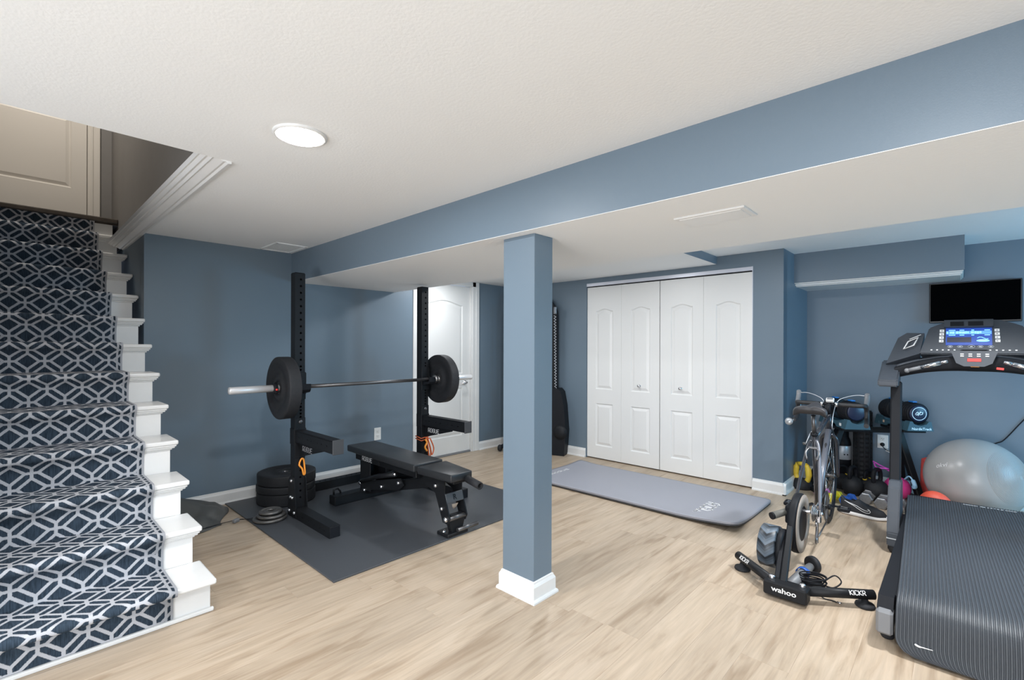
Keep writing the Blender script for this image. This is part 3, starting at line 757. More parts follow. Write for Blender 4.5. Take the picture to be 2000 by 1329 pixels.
# barbell
bar = thing('barbell', 'steel barbell with black shaft resting across the rack', 'barbell', (BX, 2.11, BZ))
obj('shaft', B().lathe([(0, 1.44), (.0142, 1.44), (.0142, 2.78), (0, 2.78)], (BX, 0, BZ), (0, 1, 0), 20), M_darksteel, bar)
for s, yi, yo in ((1, 1.455, 1.022), (-1, 2.765, 3.198)):
    d = 1 if yo > yi else -1
    b = B().lathe([(0, 0), (.017, 0), (.017, .004), (.0245, .004), (.0252, .010), (.0252, abs(yo - yi)), (0, abs(yo - yi))], (BX, yo, BZ), (0, -d, 0), 28)
    obj('sleeve', b, M_sleeve, bar)
    b = B().lathe([(.0145, 0), (.030, 0), (.037, .006), (.037, .026), (.030, .030), (.020, .05), (.0145, .05)], (BX, yi, BZ), (0, -d, 0), 28)
    obj('collar', b, M_steel, bar)
PLP = [(.026, .036), (.050, .036), (.052, .044), (.085, .044), (.092, .034), (.150, .034), (.162, .045), (.215, .045), (.224, .040), (.225, .034), (.225, -.034), (.224, -.040), (.215, -.045), (.162, -.045), (.150, -.034), (.092, -.034), (.085, -.044), (.052, -.044), (.050, -.036), (.026, -.036)]
def bumper(loc, axis, th, lab, group, r=.225):
    k = th / .09; q = r / .225
    t = thing('bumper_plate', lab, 'weight plate', loc, group)
    obj('disc', B().lathe([(a * q, h * k) for a, h in PLP], loc, axis, 64, closed=True), M_rubber, t)
    b = B().lathe([(.0258, .036 * k), (.048 * q, .037 * k), (.048 * q, -.037 * k), (.0258, -.036 * k)], loc, axis, 32, closed=True)
    obj('hub_ring', b, M_darksteel, t)
    return t
bumper((BX, 1.381, BZ), (0, 1, 0), .088, 'black rubber bumper plate on the barbell end nearer the stairs', 'plates on the barbell')
bumper((BX, 2.812, BZ), (0, 1, 0), .088, 'black rubber bumper plate on the barbell end before the white door', 'plates on the barbell')
t = thing('barbell_clip', 'black barbell clip with a red button on the sleeve near the stairs', 'barbell clip', (BX, 1.318, BZ))
obj('ring', B().lathe([(.0256, -.014), (.036, -.014), (.038, -.010), (.038, .010), (.036, .014), (.0256, .014)], (BX, 1.318, BZ), (0, 1, 0), 24, closed=True), M_black2, t)
obj('lever', B().obox((BX + .043, 1.316, BZ - .010), (.016, .022, .045), Euler((0, .25, 0)), .004), M_black2, t)
obj('button', B().lathe([(0, .010), (.007, .009), (.008, 0)], (BX + .050, 1.314, BZ - .006), (1, 0, 0), 12), M_red, t)

# plates stacked on the mat behind the upright
sx_, sy_ = -4.135, 1.625
z = ZM
for th, lab, dx in ((.100, 'thick black bumper plate at the bottom of the floor stack', 0), (.056, 'thin black bumper plate in the middle of the floor stack', .006), (.086, 'black bumper plate on top of the floor stack by the wall', -.004)):
    bumper((sx_ + dx, sy_ - dx, z + th / 2), (0, 0, 1), th, lab, 'bumper plates stacked on the floor'); z += th + .0005
z = ZM
for r, lab, dx in ((.116, 'largest grey iron change plate at the bottom of the small stack', 0), (.098, 'middle grey iron change plate of the small stack', .008), (.080, 'smallest grey iron change plate on top of the small stack', .004)):
    b = B().lathe([(.026, .004), (.036, .004), (.040, .008), (r * .72, .008), (r * .78, .003), (r - .010, .001), (r - .002, .006), (r, .012), (r - .002, .019), (r - .010, .024), (r * .78, .022), (r * .72, .017), (.040, .017), (.036, .021), (.026, .021)], (0, 0, 0), (0, 0, 1), 40, closed=True)
    o = obj('change_plate', b, M_iron); tag(o, lab, 'weight plate', 'small iron plates on the mat'); o.location = (-3.745 + dx, 1.352 + dx, z); z += .0245

# orange clips and band
hk = B(); hk.tube(smooth_path([(UX1 + .010, 1.520, .425), (UX1 + .018, 1.532, .452), (UX1 + .016, 1.548, .440), (UX1 + .012, 1.556, .385), (UX1 + .010, 1.560, .335), (UX1 + .014, 1.548, .330), (UX1 + .014, 1.538, .372), (UX1 + .012, 1.524, .392), (UX1 + .010, 1.516, .405)], 5), .0065, 8, closed=True)
one('orange_hook', hk, M_orange, 'orange looped rubber hook on the rack upright nearer the stairs', 'hook')
bd = thing('resistance_band', 'orange rubber band looped round the upright before the white door', 'resistance band', (UX1, 2.68, .2))
b = B(); lp = [(UX0 - .005, UR[0] - .006, .452), (UX1 + .006, UR[0] - .006, .440), (UX1 + .006, UR[1] + .006, .452), (UX0 - .005, UR[1] + .006, .456)]
for dz in (0, .022): b.tube([(p[0], p[1], p[2] + dz - .012) for p in lp], .0055, 8, closed=True)
obj('loop', b, M_orangeband, bd)
b = B()
for dy, ln, sp in ((.020, .20, .020), (.045, .17, .030)):
    b.tube(smooth_path([(UX1 + .012, UR[1] - .045 + dy * .6, .455), (UX1 + .020, UR[1] - .035 + dy, .36), (UX1 + .018, UR[1] - .03 + dy + sp * .5, .455 - ln), (UX1 + .014, UR[1] - .02 + dy + sp, .455 - ln * .95 + .05), (UX1 + .012, UR[1] - .03 + dy, .44)], 6), .006, 8)
obj('hanging_strands', b, M_orangeband, bd)
b = B().tube(smooth_path([(UX1 + .024, UR[1] - .05, .44), (UX1 + .030, UR[1] - .035, .41), (UX1 + .028, UR[1] - .055, .37), (UX1 + .030, UR[1] - .035, .33)], 5), .009, 8)
obj('clip', b, M_orange, bd)

# ------------------------------------------------------------------ weight bench
bn = thing('weight_bench', 'black adjustable weight bench set flat between the uprights', 'bench', (-3.1, 2.13, ZM))
def pad(name, poly, z0, z1, mats=M_vinyl):
    bm = bmesh.new(); lo = [bm.verts.new((x, y, z0)) for x, y in poly]; hi = [bm.verts.new((x, y, z1)) for x, y in poly]
    bm.faces.new(lo[::-1]); bm.faces.new(hi); n = len(poly)
    for i in range(n): bm.faces.new((lo[i], lo[(i + 1) % n], hi[(i + 1) % n], hi[i]))
    bmesh.ops.recalc_face_normals(bm, faces=bm.faces)
    bmesh.ops.bevel(bm, geom=list(bm.edges), offset=.009, segments=3, profile=.5, affect='EDGES')
    for f in bm.faces: f.smooth = True
    return obj(name, bm, mats, bn)
pad('back_pad', [(-3.845, 2.015), (-2.845, 2.000), (-2.845, 2.262), (-3.845, 2.285)], .398, .452)
pad('seat_pad', [(-2.805, 1.998), (-2.450, 2.018), (-2.450, 2.205), (-2.805, 2.262)], .396, .448)
obj('back_frame', B().box(-3.78, -2.90, 2.060, 2.215, .335, .398, .004), M_black, bn)
b = B(); b.box(-3.702, -3.545, 2.062, 2.070, .10, .336, .002); b.box(-3.702, -3.545, 2.205, 2.213, .10, .336, .002); b.box(-3.72, -3.66, 2.07, 2.205, .16, .335, .003)
obj('rear_post', b, M_black, bn)
f = obj('side_plate', B().box(-3.72, -3.40, 2.056, 2.060, .338, .394, .001), M_black, bn)
block_text('ROGUE', .032, .150, (-3.585, 2.0555, .362), (1, 0, 0), (0, 0, 1), M_print, f)
obj('rear_foot', B().box(-3.765, -3.662, 1.818, 2.452, ZM, .084, .006), M_black, bn)
b = B(); b.tube([(-3.75, 1.85, .086), (-3.75, 1.85, .118), (-3.75, 1.885, .124), (-3.75, 1.905, .10), (-3.75, 1.91, .084)], .008, 10); b.tube([(-3.75, 2.36, .086), (-3.75, 2.36, .118), (-3.75, 2.395, .124), (-3.75, 2.42, .084)], .008, 10)
obj('foot_hook', b, M_black, bn)
b = B(); b.bar((-3.72, 2.137, .075), (-2.74, 2.137, .335), .076, .076, bev=.004); obj('spine', b, M_black, bn)
for yy in (2.058, 2.208):
    b = B(); b.prism([(-3.70, .085), (-3.69, .160), (-3.10, .295), (-3.06, .25), (-3.12, .205)], (0, yy, 0), (1, 0, 0), (0, 0, 1), (0, .007, 0)); p = obj('ladder_plate', b, M_black, bn)
    bb = Bolts(); yb = yy if yy < 2.1 else yy + .007; nn = (0, -1 if yy < 2.1 else 1, 0)
    for x, z, r in ((-3.693, .148, .017), (-3.627, .100, .015), (-3.365, .180, .016), (-3.125, .257, .016), (-3.175, .315, .018)): bolt(bb, (x, yb, z), nn, r)
    put_bolts(bb, p)
b = B(); b.tube([(-3.66, 2.05, .17), (-3.40, 2.045, .26), (-3.17, 2.06, .315)], .020, 14); b.tube([(-3.66, 2.225, .17), (-3.40, 2.23, .26), (-3.17, 2.215, .315)], .020, 14)
obj('adjust_arm', b, M_black, bn)
# front leg: two side plates, a lettered cross plate, axle and foot
b = B()
for yy in (2.048, 2.200):
    b.prism([(-2.800, .395), (-2.555, .395), (-2.560, .300), (-2.500, .135), (-2.520, .095), (-2.575, .100), (-2.660, .285), (-2.790, .33)], (0, yy, 0), (1, 0, 0), (0, 0, 1), (0, .008, 0))
b.box(-2.80, -2.47, 2.056, 2.20, .375, .396, .003)
lg = obj('front_leg', b, M_black, bn)
bb = Bolts()
for x, z, r in ((-2.653, .335, .016), (-2.585, .190, .015), (-2.540, .125, .021)): bolt(bb, (x, 2.048, z), (0, -1, 0), r); bolt(bb, (x, 2.208, z), (0, 1, 0), r)
put_bolts(bb, lg)
b = B(); b.obox((-2.548, 2.128, .262), (.008, .150, .066), Euler((0, -.28, 0)), .002); rp = obj('letter_plate', b, mat('satin_grey_plate', (.055, .057, .062), .5), bn)
text('R', .050, (-2.5435, 2.128, .263), (0, 1, 0), (-.27, 0, 1), M_black2, rp, .02)
b = B().prism([(-.028, 0), (.028, 0), (.020, -.022), (.006, -.040), (-.006, -.040), (-.020, -.022)], (-2.545, 2.128, .218), (0, 1, 0), (.25, 0, 1), (.005, 0, 0)); obj('latch', b, M_steel, bn)
obj('axle', B().tube([(-2.520, 2.05, .130), (-2.520, 2.21, .130)], .016, 14), M_darksteel, bn)
b = B(); b.prism([(2.085, .030), (2.175, .030), (2.200, .115), (2.180, .150), (2.078, .150), (2.058, .115)], (-2.555, 0, 0), (0, 1, 0), (0, 0, 1), (.035, 0, 0)); obj('knee', b, M_black, bn)
b = B(); b.box(-2.625, -2.500, 2.035, 2.215, ZM, .034, .005); fp = obj('foot_plate', b, M_black, bn)
bb = Bolts(); bolt(bb, (-2.57, 2.055, .034), (0, 0, 1), .014); bolt(bb, (-2.57, 2.195, .034), (0, 0, 1), .014); put_bolts(bb, fp)
obj('foot_bar', B().tube([(-2.505, 2.12, .045), (-2.505, 2.305, .045)], .0145, 14), M_darksteel, bn)
obj('handle', B().tube([(-2.52, 2.150, .404), (-2.40, 2.150, .398)], .015, 14), M_black, bn)
b = B(); a, c = V((-2.440, 2.152, .402)), V((-2.300, 2.140, .384)); dr = (c - a).normalized()
b.lathe([(.016, 0), (.025, 0), (.025, (c - a).length), (.017, (c - a).length), (.016, .03)], a, dr, 20, closed=True); obj('grip', b, M_rubber, bn)

# ------------------------------------------------------------------ grey exercise mat by the closet
def mat_surface(x0, x1, y0, y1, th, z0, curl, r=.06, nu=64, nv=32):
    """rounded rectangle slab with curled corners"""
    b = B(); bm = b.bm
    def f(u, v):
        x, y = x0 + (x1 - x0) * u, y0 + (y1 - y0) * v
        # pull the corners in to round them
        cx_ = x0 + r if x < x0 + r else (x1 - r if x > x1 - r else x); cy_ = y0 + r if y < y0 + r else (y1 - r if y > y1 - r else y)
        dx, dy = x - cx_, y - cy_
        if dx and dy:
            m = max(abs(dx), abs(dy)); q = m / math.hypot(dx, dy); x, y = cx_ + dx * q, cy_ + dy * q
        return x, y, z0 + curl((x - x0) / (x1 - x0), (y - y0) / (y1 - y0))
    tp = b.grid(lambda u, v: V((*f(u, v)[:2], f(u, v)[2] + th)), nu, nv); bt = b.grid(lambda u, v: V(f(u, v)), nu, nv)
    per = [(i, 0) for i in range(nu)] + [(nu, j) for j in range(nv)] + [(i, nv) for i in range(nu, 0, -1)] + [(0, j) for j in range(nv, 0, -1)]
    for (i, j), (k, l) in zip(per, per[1:] + per[:1]):
        bm.faces.new((tp[i][j], tp[k][l], bt[k][l], bt[i][j]))
    return b
def curl(u, v):
    z = .030 * max(0, 1 - math.hypot((1 - u) * 1.9, v * .9) / .42) ** 1.5
    z += .018 * max(0, 1 - math.hypot(u * 1.9, (1 - v) * .9) / .25) ** 1.5
    z += .012 * math.exp(-((v) / .10) ** 2) * (0.3 + .7 * u)
    return z
em = thing('exercise_mat', 'grey foam exercise mat with white lettering in front of the closet', 'mat', (-2.12, 3.95, 0), rotz=0)
X0, X1, Y0_, Y1_ = -3.100, -1.148, 3.500, 4.405
obj('foam', mat_surface(X0, X1, Y0_, Y1_, .013, .0135, curl), M_yoga, em)
obj('underside', mat_surface(X0 + .004, X1 - .004, Y0_ + .004, Y1_ - .004, .012, .0008, curl), M_yogaedge, em)
block_text('ROGUE', .092, .340, (-1.465, 3.800, .0272), (0, -1, 0), (1, 0, 0), M_print, em)
block_text('ROGUE', .030, .280, (-2.985, 3.885, .0272), (0, 1, 0), (-1, 0, 0), M_print, em)

# ------------------------------------------------------------------ grey cover dropped beside the lowest steps
def cover(u, v):
    x = -4.385 + .52 * u; y = .725 + .46 * v - .06 * u * v
    h = .235 * (1 - v) ** 1.1 * math.exp(-((u - .15) / .42) ** 2) + .012
    h += .020 * math.sin(8 * v + 4 * u) * (1 - .5 * v) * (.4 + u) + .016 * abs(math.sin(9 * u - 4 * v)) * v + .012 * abs(math.sin(7 * v + 5 * u))
    edge = min(u, 1 - u, 1 - v); h *= .30 + .70 * min(1, edge * 6)
    y += .05 * math.sin(5 * u) * v; x += .05 * math.sin(4 * v) * u
    return V((x, y, max(.004, h)))
b = B(); tp = b.grid(cover, 30, 30); bt = b.grid(lambda u, v: cover(u, v) - V((0, 0, .003)), 30, 30)
per = [(i, 0) for i in range(30)] + [(30, j) for j in range(30)] + [(i, 30) for i in range(30, 0, -1)] + [(0, j) for j in range(30, 0, -1)]
for (i, j), (k, l) in zip(per, per[1:] + per[:1]): b.bm.faces.new((tp[i][j], tp[k][l], bt[k][l], bt[i][j]))
cv = thing('folded_cover', 'crumpled dark grey nylon cover dropped on the floor beside the stairs', 'cover', (-4.15, .95, 0))
obj('fabric', b, M_olive, cv)
b = B()
for s in (0, 1): b.tube(smooth_path([cover(.95, .30 + .4 * s) + V((0, 0, .006)), V((-3.90, 1.16, .014)), V((-3.86, 1.22, .016)), V((-3.83, 1.235 + .05 * s, .017)), V((-3.80, 1.26 + .02 * s, .018))], 6), .0022, 6)
obj('drawstring', b, M_black2, cv)
obj('cord_lock', B().obox((-3.885, 1.165, .0135), (.03, .05, .026), Euler((0, 0, .5)), .006), M_midgrey, cv)

# ------------------------------------------------------------------ tall machine in the corner behind the column
tm = thing('standing_machine', 'tall black exercise machine standing upright in the corner behind the column', 'exercise machine', (-3.85, 4.45, 0))
def rounded(w0, w1, h0, h1, r, n=8):
    p = [(w0, h0), (w1, h0)]
    p += [(w1 - r + r * math.cos(a), h1 - r + r * math.sin(a)) for a in [PI / 2 * i / n for i in range(n + 1)]]
    p += [(w0 + r + r * math.cos(a), h1 - r + r * math.sin(a)) for a in [PI / 2 + PI / 2 * i / n for i in range(n + 1)]]
    return p
X = (.94, .34, 0); X = V(X).normalized(); Yn = V((-X.y, X.x, 0))
o_ = V((-4.16, 4.26, 0))
b = B().prism(rounded(.10, .66, .10, 1.93, .26), o_ + Yn * .11, X, (0, 0, 1), Yn * .07); obj('board', b, M_black, tm)
b = B().prism([(.20, .02), (.78, .0), (.80, .30), (.775, .60), (.74, .76), (.70, .80), (.20, .80)], o_ + Yn * .02, X, (0, 0, 1), Yn * .18); obj('drive_housing', b, M_black2, tm)
b = B(); b.lathe([(0, .03), (.04, .03), (.07, .02), (.085, 0)], o_ + X * .735 + V((0, 0, .28)) + Yn * .02, -Yn, 24); obj('round_cap', b, M_black, tm)
b = B(); b.tube([o_ + X * .045 + V((0, 0, .30)) + Yn * .06, o_ + X * .05 + V((0, 0, 1.80)) + Yn * .06], .020, 12); obj('side_rail', b, M_lightgrey, tm)
b = B(); pts = []
for i in range(61):
    pts.append(o_ + X * (.632 + (.022 if i % 2 else -.004) + .0002 * i) + Yn * .095 + V((0, 0, 1.68 - .0172 * i)))
b.tube(pts, .0048, 6); obj('lacing', b, M_lightgrey, tm)
b = B(); pts = [o_ + X * (.075 + (.010 if i % 2 else -.006)) + Yn * .04 + V((0, 0, 1.05 - .018 * i)) for i in range(22)]; b.tube(pts, .006, 6); obj('spring', b, M_darksteel, tm)
for zz in (1.74, .615):
    b = B().obox(o_ + X * .645 + Yn * .085 + V((0, 0, zz)), (.035, .02, .085), Matrix.Rotation(math.atan2(X.y, X.x), 3, 'Z'), .004); obj('buckle', b, M_chrome, tm)
b = B(); b.obox(o_ + X * .17 + Yn * .02 + V((0, 0, .065)), (.36, .13, .05), Matrix.Rotation(math.atan2(X.y, X.x), 3, 'Z') , .008)
obj('foot', b, M_black2, tm)
b = B().lathe([(0, -.02), (.035, -.02), (.04, -.012), (.04, .012), (.035, .02), (0, .02)], o_ + X * -.02 + V((0, 0, .046)) + Yn * -.05, X, 20); obj('wheel', b, M_rubber, tm)
b = B().lathe([(0, -.08), (.070, -.08), (.085, -.065), (.085, .14), (.075, .15), (0, .15)], o_ + X * .12 + V((0, 0, .18)) + Yn * -.01, X, 28); obj('foam_roller', b, M_roll, tm)

# ------------------------------------------------------------------ road bike (local frame: +Y is forward, origin under the rear axle)
bike = thing('road_bike', 'dark road bike with drop handlebar mounted on the trainer', 'bicycle', (-.668, 3.27, 0), rotz=.054, local=True)
RA, BBk = V((0, 0, .325)), V((0, .41, .262))
sd = V((0, -.284, .959)); STT = BBk + sd * .50; CL = BBk + sd * .635
HT, HB, FA = V((0, .880, .815)), V((0, .930, .665)), V((0, 1.0, .335))
b = B(); b.tube([BBk, STT + sd * .012], .0165, 16); obj('seat_tube', b, M_frame, bike)
b = B(); b.tube([STT - sd * .02, HT - (HT - HB) * .15], [.015, .017], 16); obj('top_tube', b, M_frame, bike)
b = B(); b.tube([BBk, HB + (HT - HB) * .2], [.021, .019], 16); obj('down_tube', b, M_silverframe, bike)
b = B(); b.tube([HT, HB], .021, 16); obj('head_tube', b, M_frame, bike)
for s in (-1, 1):
    obj('seat_stay', B().tube(smooth_path([STT + V((s * .014, -.012, -.03)), STT + V((s * .034, -.06, -.10)), RA + V((s * .066, .005, .02))], 6), [.009] * 12 + [.0075], 12), M_frame if s < 0 else M_silverframe, bike)
    obj('chain_stay', B().tube([BBk + V((s * .03, -.01, 0)), RA + V((s * .066, 0, 0))], [.011, .009], 12), M_frame, bike)
    b = B(); b.obox(RA + V((s * .067, 0, .004)), (.006, .030, .045), None, .002); b.lathe([(0, .012), (.011, .012), (.013, 0), (0, 0)], RA + V((s * .069, 0, 0)), (s, 0, 0), 14); obj('dropout', b, M_chrome, bike)
    b = B(); b.tube(smooth_path([HB + V((s * .012, 0, -.005)), HB + V((s * .045, .012, -.045)), HB + V((s * .050, .035, -.14)), FA + V((s * .050, 0, 0))], 6), [.014] * 10 + [.012] * 8 + [.009], 12)
    obj('fork_leg', b, M_frame, bike)
obj('seatpost', B().tube([STT, CL], .0136, 16), M_darksteel, bike)
b = B(); b.lathe([(.0165, 0), (.022, 0), (.022, .014), (.0165, .014)], STT + sd * .0, sd, 20, closed=True); b.obox(STT + V((.0, -.022, .006)), (.022, .012, .012), None, .003); obj('seat_clamp', b, M_black2, bike)
b = B()
for s in (-1, 1): b.tube(smooth_path([V((s * .055, .10, .912)), V((s * .034, .14, .898)), V((s * .022, .22, .893)), V((s * .020, .30, .897)), V((s * .008, .40, .912))], 5), .0035, 8)
obj('saddle_rails', b, M_chrome, bike)
def sad(u, v):
    y = .075 + .290 * v; w = .082 * (1 - v) ** 1.35 * (1 - max(0, .10 - v) * 2.0) + .019 + .006 * math.sin(PI * v)
    a = PI * u; x = w * math.cos(a); zt = .947 - .012 * math.sin(PI * min(1, v * 1.2)) + .010 * max(0, .3 - v) * 3
    side = (.062 - .030 * min(1, v * 1.6))
    z = zt - (1 - math.sin(a) ** .5) * side - .010 * math.exp(-(x / .016) ** 2) * (1 - v) ** .8
    if v < .12: z -= (.12 - v) * .12
    return V((x, y, z))
b = B(); g = b.grid(sad, 28, 22)
rim = [g[0][j] for j in range(23)] + [g[i][22] for i in range(1, 28)] + [g[28][j] for j in range(22, -1, -1)] + [g[i][0] for i in range(27, 0, -1)]
lowv = [b.bm.verts.new(V((p.co.x * .62, .090 + (p.co.y - .075) * .93 + .008, .893 + .020 * max(0, (p.co.y - .15))))) for p in rim]
for i in range(len(rim)):
    k = (i + 1) % len(rim); f = b.bm.faces.new((rim[i], rim[k], lowv[k], lowv[i])); f.smooth = True
b.bm.faces.new(lowv)
sdl = obj('saddle', b, M_saddle, bike)
# handlebar
bc = V((0, .955, .878))
obj('stem', B().tube([HT + V((0, -.012, .038)), bc], .0165, 14), M_black2, bike)
obj('steerer', B().tube([HT, HT + V((0, -.014, .060))], .018, 14), M_black2, bike)
half = lambda s: smooth_path([V((s * .055, .955, .878)), V((s * .19, .957, .878)), V((s * .212, .985, .876)), V((s * .217, 1.035, .866)), V((s * .219, 1.062, .825)), V((s * .221, 1.045, .775)), V((s * .224, .985, .748)), V((s * .226, .915, .742))], 6)
for s in (-1, 1):
    obj('bar_half', B().tube(half(s), .0158, 12), M_tape, bike)
    b = B(); b.tube(smooth_path([V((s * .217, 1.015, .872)), V((s * .219, 1.055, .892)), V((s * .220, 1.085, .915)), V((s * .220, 1.098, .944)), V((s * .219, 1.092, .956))], 5), [.016] * 6 + [.017] * 6 + [.0175] * 6 + [.017, .014, .009], 12); h = obj('brake_hood', b, M_midgrey, bike)
    b = B(); b.tube(smooth_path([V((s * .220, 1.100, .938)), V((s * .219, 1.120, .900)), V((s * .216, 1.118, .84)), V((s * .212, 1.10, .79))], 5), [.009] * 5 + [.007] * 11, 10); obj('brake_lever', b, M_steel, h)
    b = B(); b.tube(smooth_path([V((s * .208, 1.090, .942)), V((s * .16, 1.080, .944)), V((s * .10, 1.055, .930)), V((s * .045, 1.02, .895)), V((s * .022, .985, .80)), V((s * .02, .93, .70))], 6), .0027, 8); obj('shift_cable', b, M_lightgrey, h)
b = B(); b.tube([V((-.056, .955, .878)), V((.056, .955, .878))], .0140, 14); obj('bar_centre', b, M_black2, bike)
for s in (-1, 1): obj('clamp_ring', B().lathe([(.0145, -.010), (.019, -.010), (.019, .010), (.0145, .010)], (s * .045, .955, .878), (1, 0, 0), 16, closed=True), M_chrome, bike)
b = B(); b.lathe([(0, -.026), (.006, -.022), (.020, -.018), (.028, -.006), (.028, .008), (.020, .018), (0, .022)], (-.250, .880, .732), (-.3, -1, .25), 18); b.tube([V((-.226, .915, .742)), V((-.244, .892, .735))], .008, 8)
obj('bar_end_mirror', b, mat('frosted_clear_plastic', (.42, .44, .46), .12, .5, spec=.8), bike)['label'] = 'clear round piece on the bar end'
# wheels and drive train
fw = obj('front_tire', B().lathe([(.335 + .012 * math.cos(a), .012 * math.sin(a)) for a in [2 * PI * i / 10 for i in range(10)]], FA, (1, 0, 0), 56, closed=True), M_rubber, bike)
obj('front_rim', B().lathe([(.322, -.009), (.325, .009), (.300, .007), (.296, 0), (.300, -.007)], FA, (1, 0, 0), 56, closed=True), M_black2, bike)
b = B()
for i in range(20):
    a = 2 * PI * i / 20; s = 1 if i % 2 else -1
    b.tube([FA + V((s * .028, .018 * math.cos(a + .9 * s), .018 * math.sin(a + .9 * s))), FA + V((0, .297 * math.cos(a), .297 * math.sin(a)))], .0013, 5)
sp = obj('spokes', b, M_steel, bike); sp['kind'] = 'stuff'
obj('front_hub', B().lathe([(0, -.05), (.008, -.05), (.010, -.034), (.022, -.030), (.022, -.025), (.013, -.02), (.013, .02), (.022, .025), (.022, .030), (.010, .034), (.008, .05), (0, .05)], FA, (1, 0, 0), 20), M_darksteel, bike)
b = B().lathe([(.080, -.002), (.098, -.002), (.100, 0), (.098, .002), (.080, .002)], BBk + V((.050, 0, 0)), (1, 0, 0), 48, closed=True)
for i in range(5):
    a = 2 * PI * i / 5 + .3; b.bar(BBk + V((.050, 0, 0)), BBk + V((.050, .085 * math.cos(a), .085 * math.sin(a))), .005, .016, (1, 0, 0))
obj('chainring', b, M_darksteel, bike)
for s, dy, dz in ((1, .168, -.035), (-1, -.168, .035)):
    e = BBk + V((s * .072, dy, dz)); b = B(); b.bar(BBk + V((s * .066, 0, 0)), e, .011, .026, (0, -dz, dy), .003); b.lathe([(0, -.006), (.018, -.006), (.018, .006), (0, .006)], BBk + V((s * .066, 0, 0)), (1, 0, 0), 16); c = obj('crank_arm', b, M_black2, bike)
    b = B(); pc = e + V((s * .056, .004, -.010)); b.tube([e, e + V((s * .03, 0, 0))], .007, 8)
    for yy in (-.034, .034): b.obox(pc + V((0, yy, 0)), (.062, .010, .022), None, .003)
    for xx in (-.030, .030): b.obox(pc + V((xx, 0, 0)), (.010, .072, .018), None, .003)
    b.tube([pc + V((-.03, 0, 0)), pc + V((.03, 0, 0))], .010, 8); p = obj('pedal', b, M_black2, bike)
    b = B(); b.obox(pc + V((0, -.017, .008)), (.040, .012, .004), None, .001); b.obox(pc + V((0, .018, .008)), (.040, .012, .004), None, .001); obj('pedal_plate', b, M_chrome, p)
b = B()
b.tube([BBk + V((.050, .01, .099)), RA + V((.044, 0, .036))], .0045, 6); b.tube([BBk + V((.050, .01, -.099)), RA + V((.048, .045, -.160))], .0045, 6); b.tube(smooth_path([RA + V((.048, .045, -.160)), RA + V((.046, .015, -.185)), RA + V((.046, -.005, -.15)), RA + V((.045, .035, -.075)), RA + V((.044, .03, -.04))], 4), .0045, 6)
obj('chain', b, M_darksteel, bike)
b = B(); b.bar(RA + V((.052, .018, -.060)), RA + V((.052, .020, -.180)), .010, .020, (0, 1, 0), .003); b.lathe([(0, -.005), (.021, -.005), (.021, .005), (0, .005)], RA + V((.046, .028, -.068)), (1, 0, 0), 14); b.lathe([(0, -.005), (.021, -.005), (.021, .005), (0, .005)], RA + V((.046, .018, -.165)), (1, 0, 0), 14)
b.obox(RA + V((.060, .012, -.035)), (.024, .030, .045), None, .006); obj('rear_derailleur', b, M_steel, bike)
b = B(); b.obox(STT + V((0, -.040, -.075)), (.052, .022, .014), None, .004); b.tube(smooth_path([STT + V((-.022, -.04, -.075)), STT + V((-.036, -.075, -.105)), STT + V((-.026, -.098, -.14))], 5), .007, 8); b.tube(smooth_path([STT + V((.022, -.04, -.075)), STT + V((.036, -.075, -.105)), STT + V((.026, -.098, -.14))], 5), .007, 8)
b.lathe([(0, -.010), (.008, -.010), (.008, .010), (0, .010)], STT + V((-.045, -.055, -.05)), (1, 0, .3), 10); obj('rear_brake', b, M_darksteel, bike)
b = B(); b.tube(smooth_path([STT + V((-.020, .10, .015)), STT + V((-.022, .0, .01)), STT + V((-.024, -.055, -.01)), STT + V((-.04, -.06, -.055))], 6), .0026, 8); obj('brake_cable', b, M_lightgrey, bike)
t = thing('bike_computer', 'small white and black cycle computer on the middle of the handlebar', 'bike computer', (-.668, 3.27, 0), rotz=.054, local=True)
obj('case', B().obox((.005, .955, .908), (.052, .040, .022), Euler((.5, 0, 0)), .006, 2), M_plate, t)
obj('display', B().obox((.005, .9495, .9185), (.038, .022, .002), Euler((.5, 0, 0)), .0005), M_midgrey, t)
obj('mount', B().box(-.012, .020, .944, .966, .8935, .900), M_black2, t)

# ------------------------------------------------------------------ bike trainer
tr = thing('bike_trainer', 'black direct drive bike trainer with folding legs and striped flywheel', 'bike trainer', (-.66, 2.95, 0))
b = B(); b.box(-.755, -.555, 2.722, 2.80, .014, .086, .007); hub = obj('base_housing', b, M_black, tr)
text('wahoo', .036, (-.658, 2.7215, .054), (1, 0, 0), (0, 0, 1), M_print, hub, .018, sx=1.15)
for nm, a, c, q in (('leg', (-.735, 2.80, .060), (-.962, 2.985, .066), -.35), ('leg', (-.575, 2.80, .058), (-.318, 2.985, .062), .3)):
    a, c = V(a), V(c); dr = (c - a).normalized()
    l = obj(nm, B().tube([a, c], .0235, 18), M_black, tr)
    fp = c - dr * .04; b = B(); b.lathe([(0, 0), (.040, 0), (.044, .006), (.040, .016), (.018, .022), (.012, .040), (0, .040)], (fp.x, fp.y, 0), (0, 0, 1), 24); obj('rubber_foot', b, M_rubber, l)
    side = V((dr.y, -dr.x, 0)) if dr.x > 0 else V((-dr.y, dr.x, 0))
    if side.y > 0: side = -side
    tilt = (side * .8 + V((0, 0, .6))).normalized(); xd = dr if dr.x > 0 else -dr
    for k, ch in enumerate(['KICKR']):
        block_text(ch, .020, .072, c - dr * .085 + tilt * .0238, xd, xd.cross(tilt) * -1, M_print, l)
for s in (-.725, -.585): obj('leg_latch', B().lathe([(0, .016), (.012, .016), (.015, .010), (.015, 0)], (s, 2.775, .085), (0, 0, 1), 14), M_steel, tr)
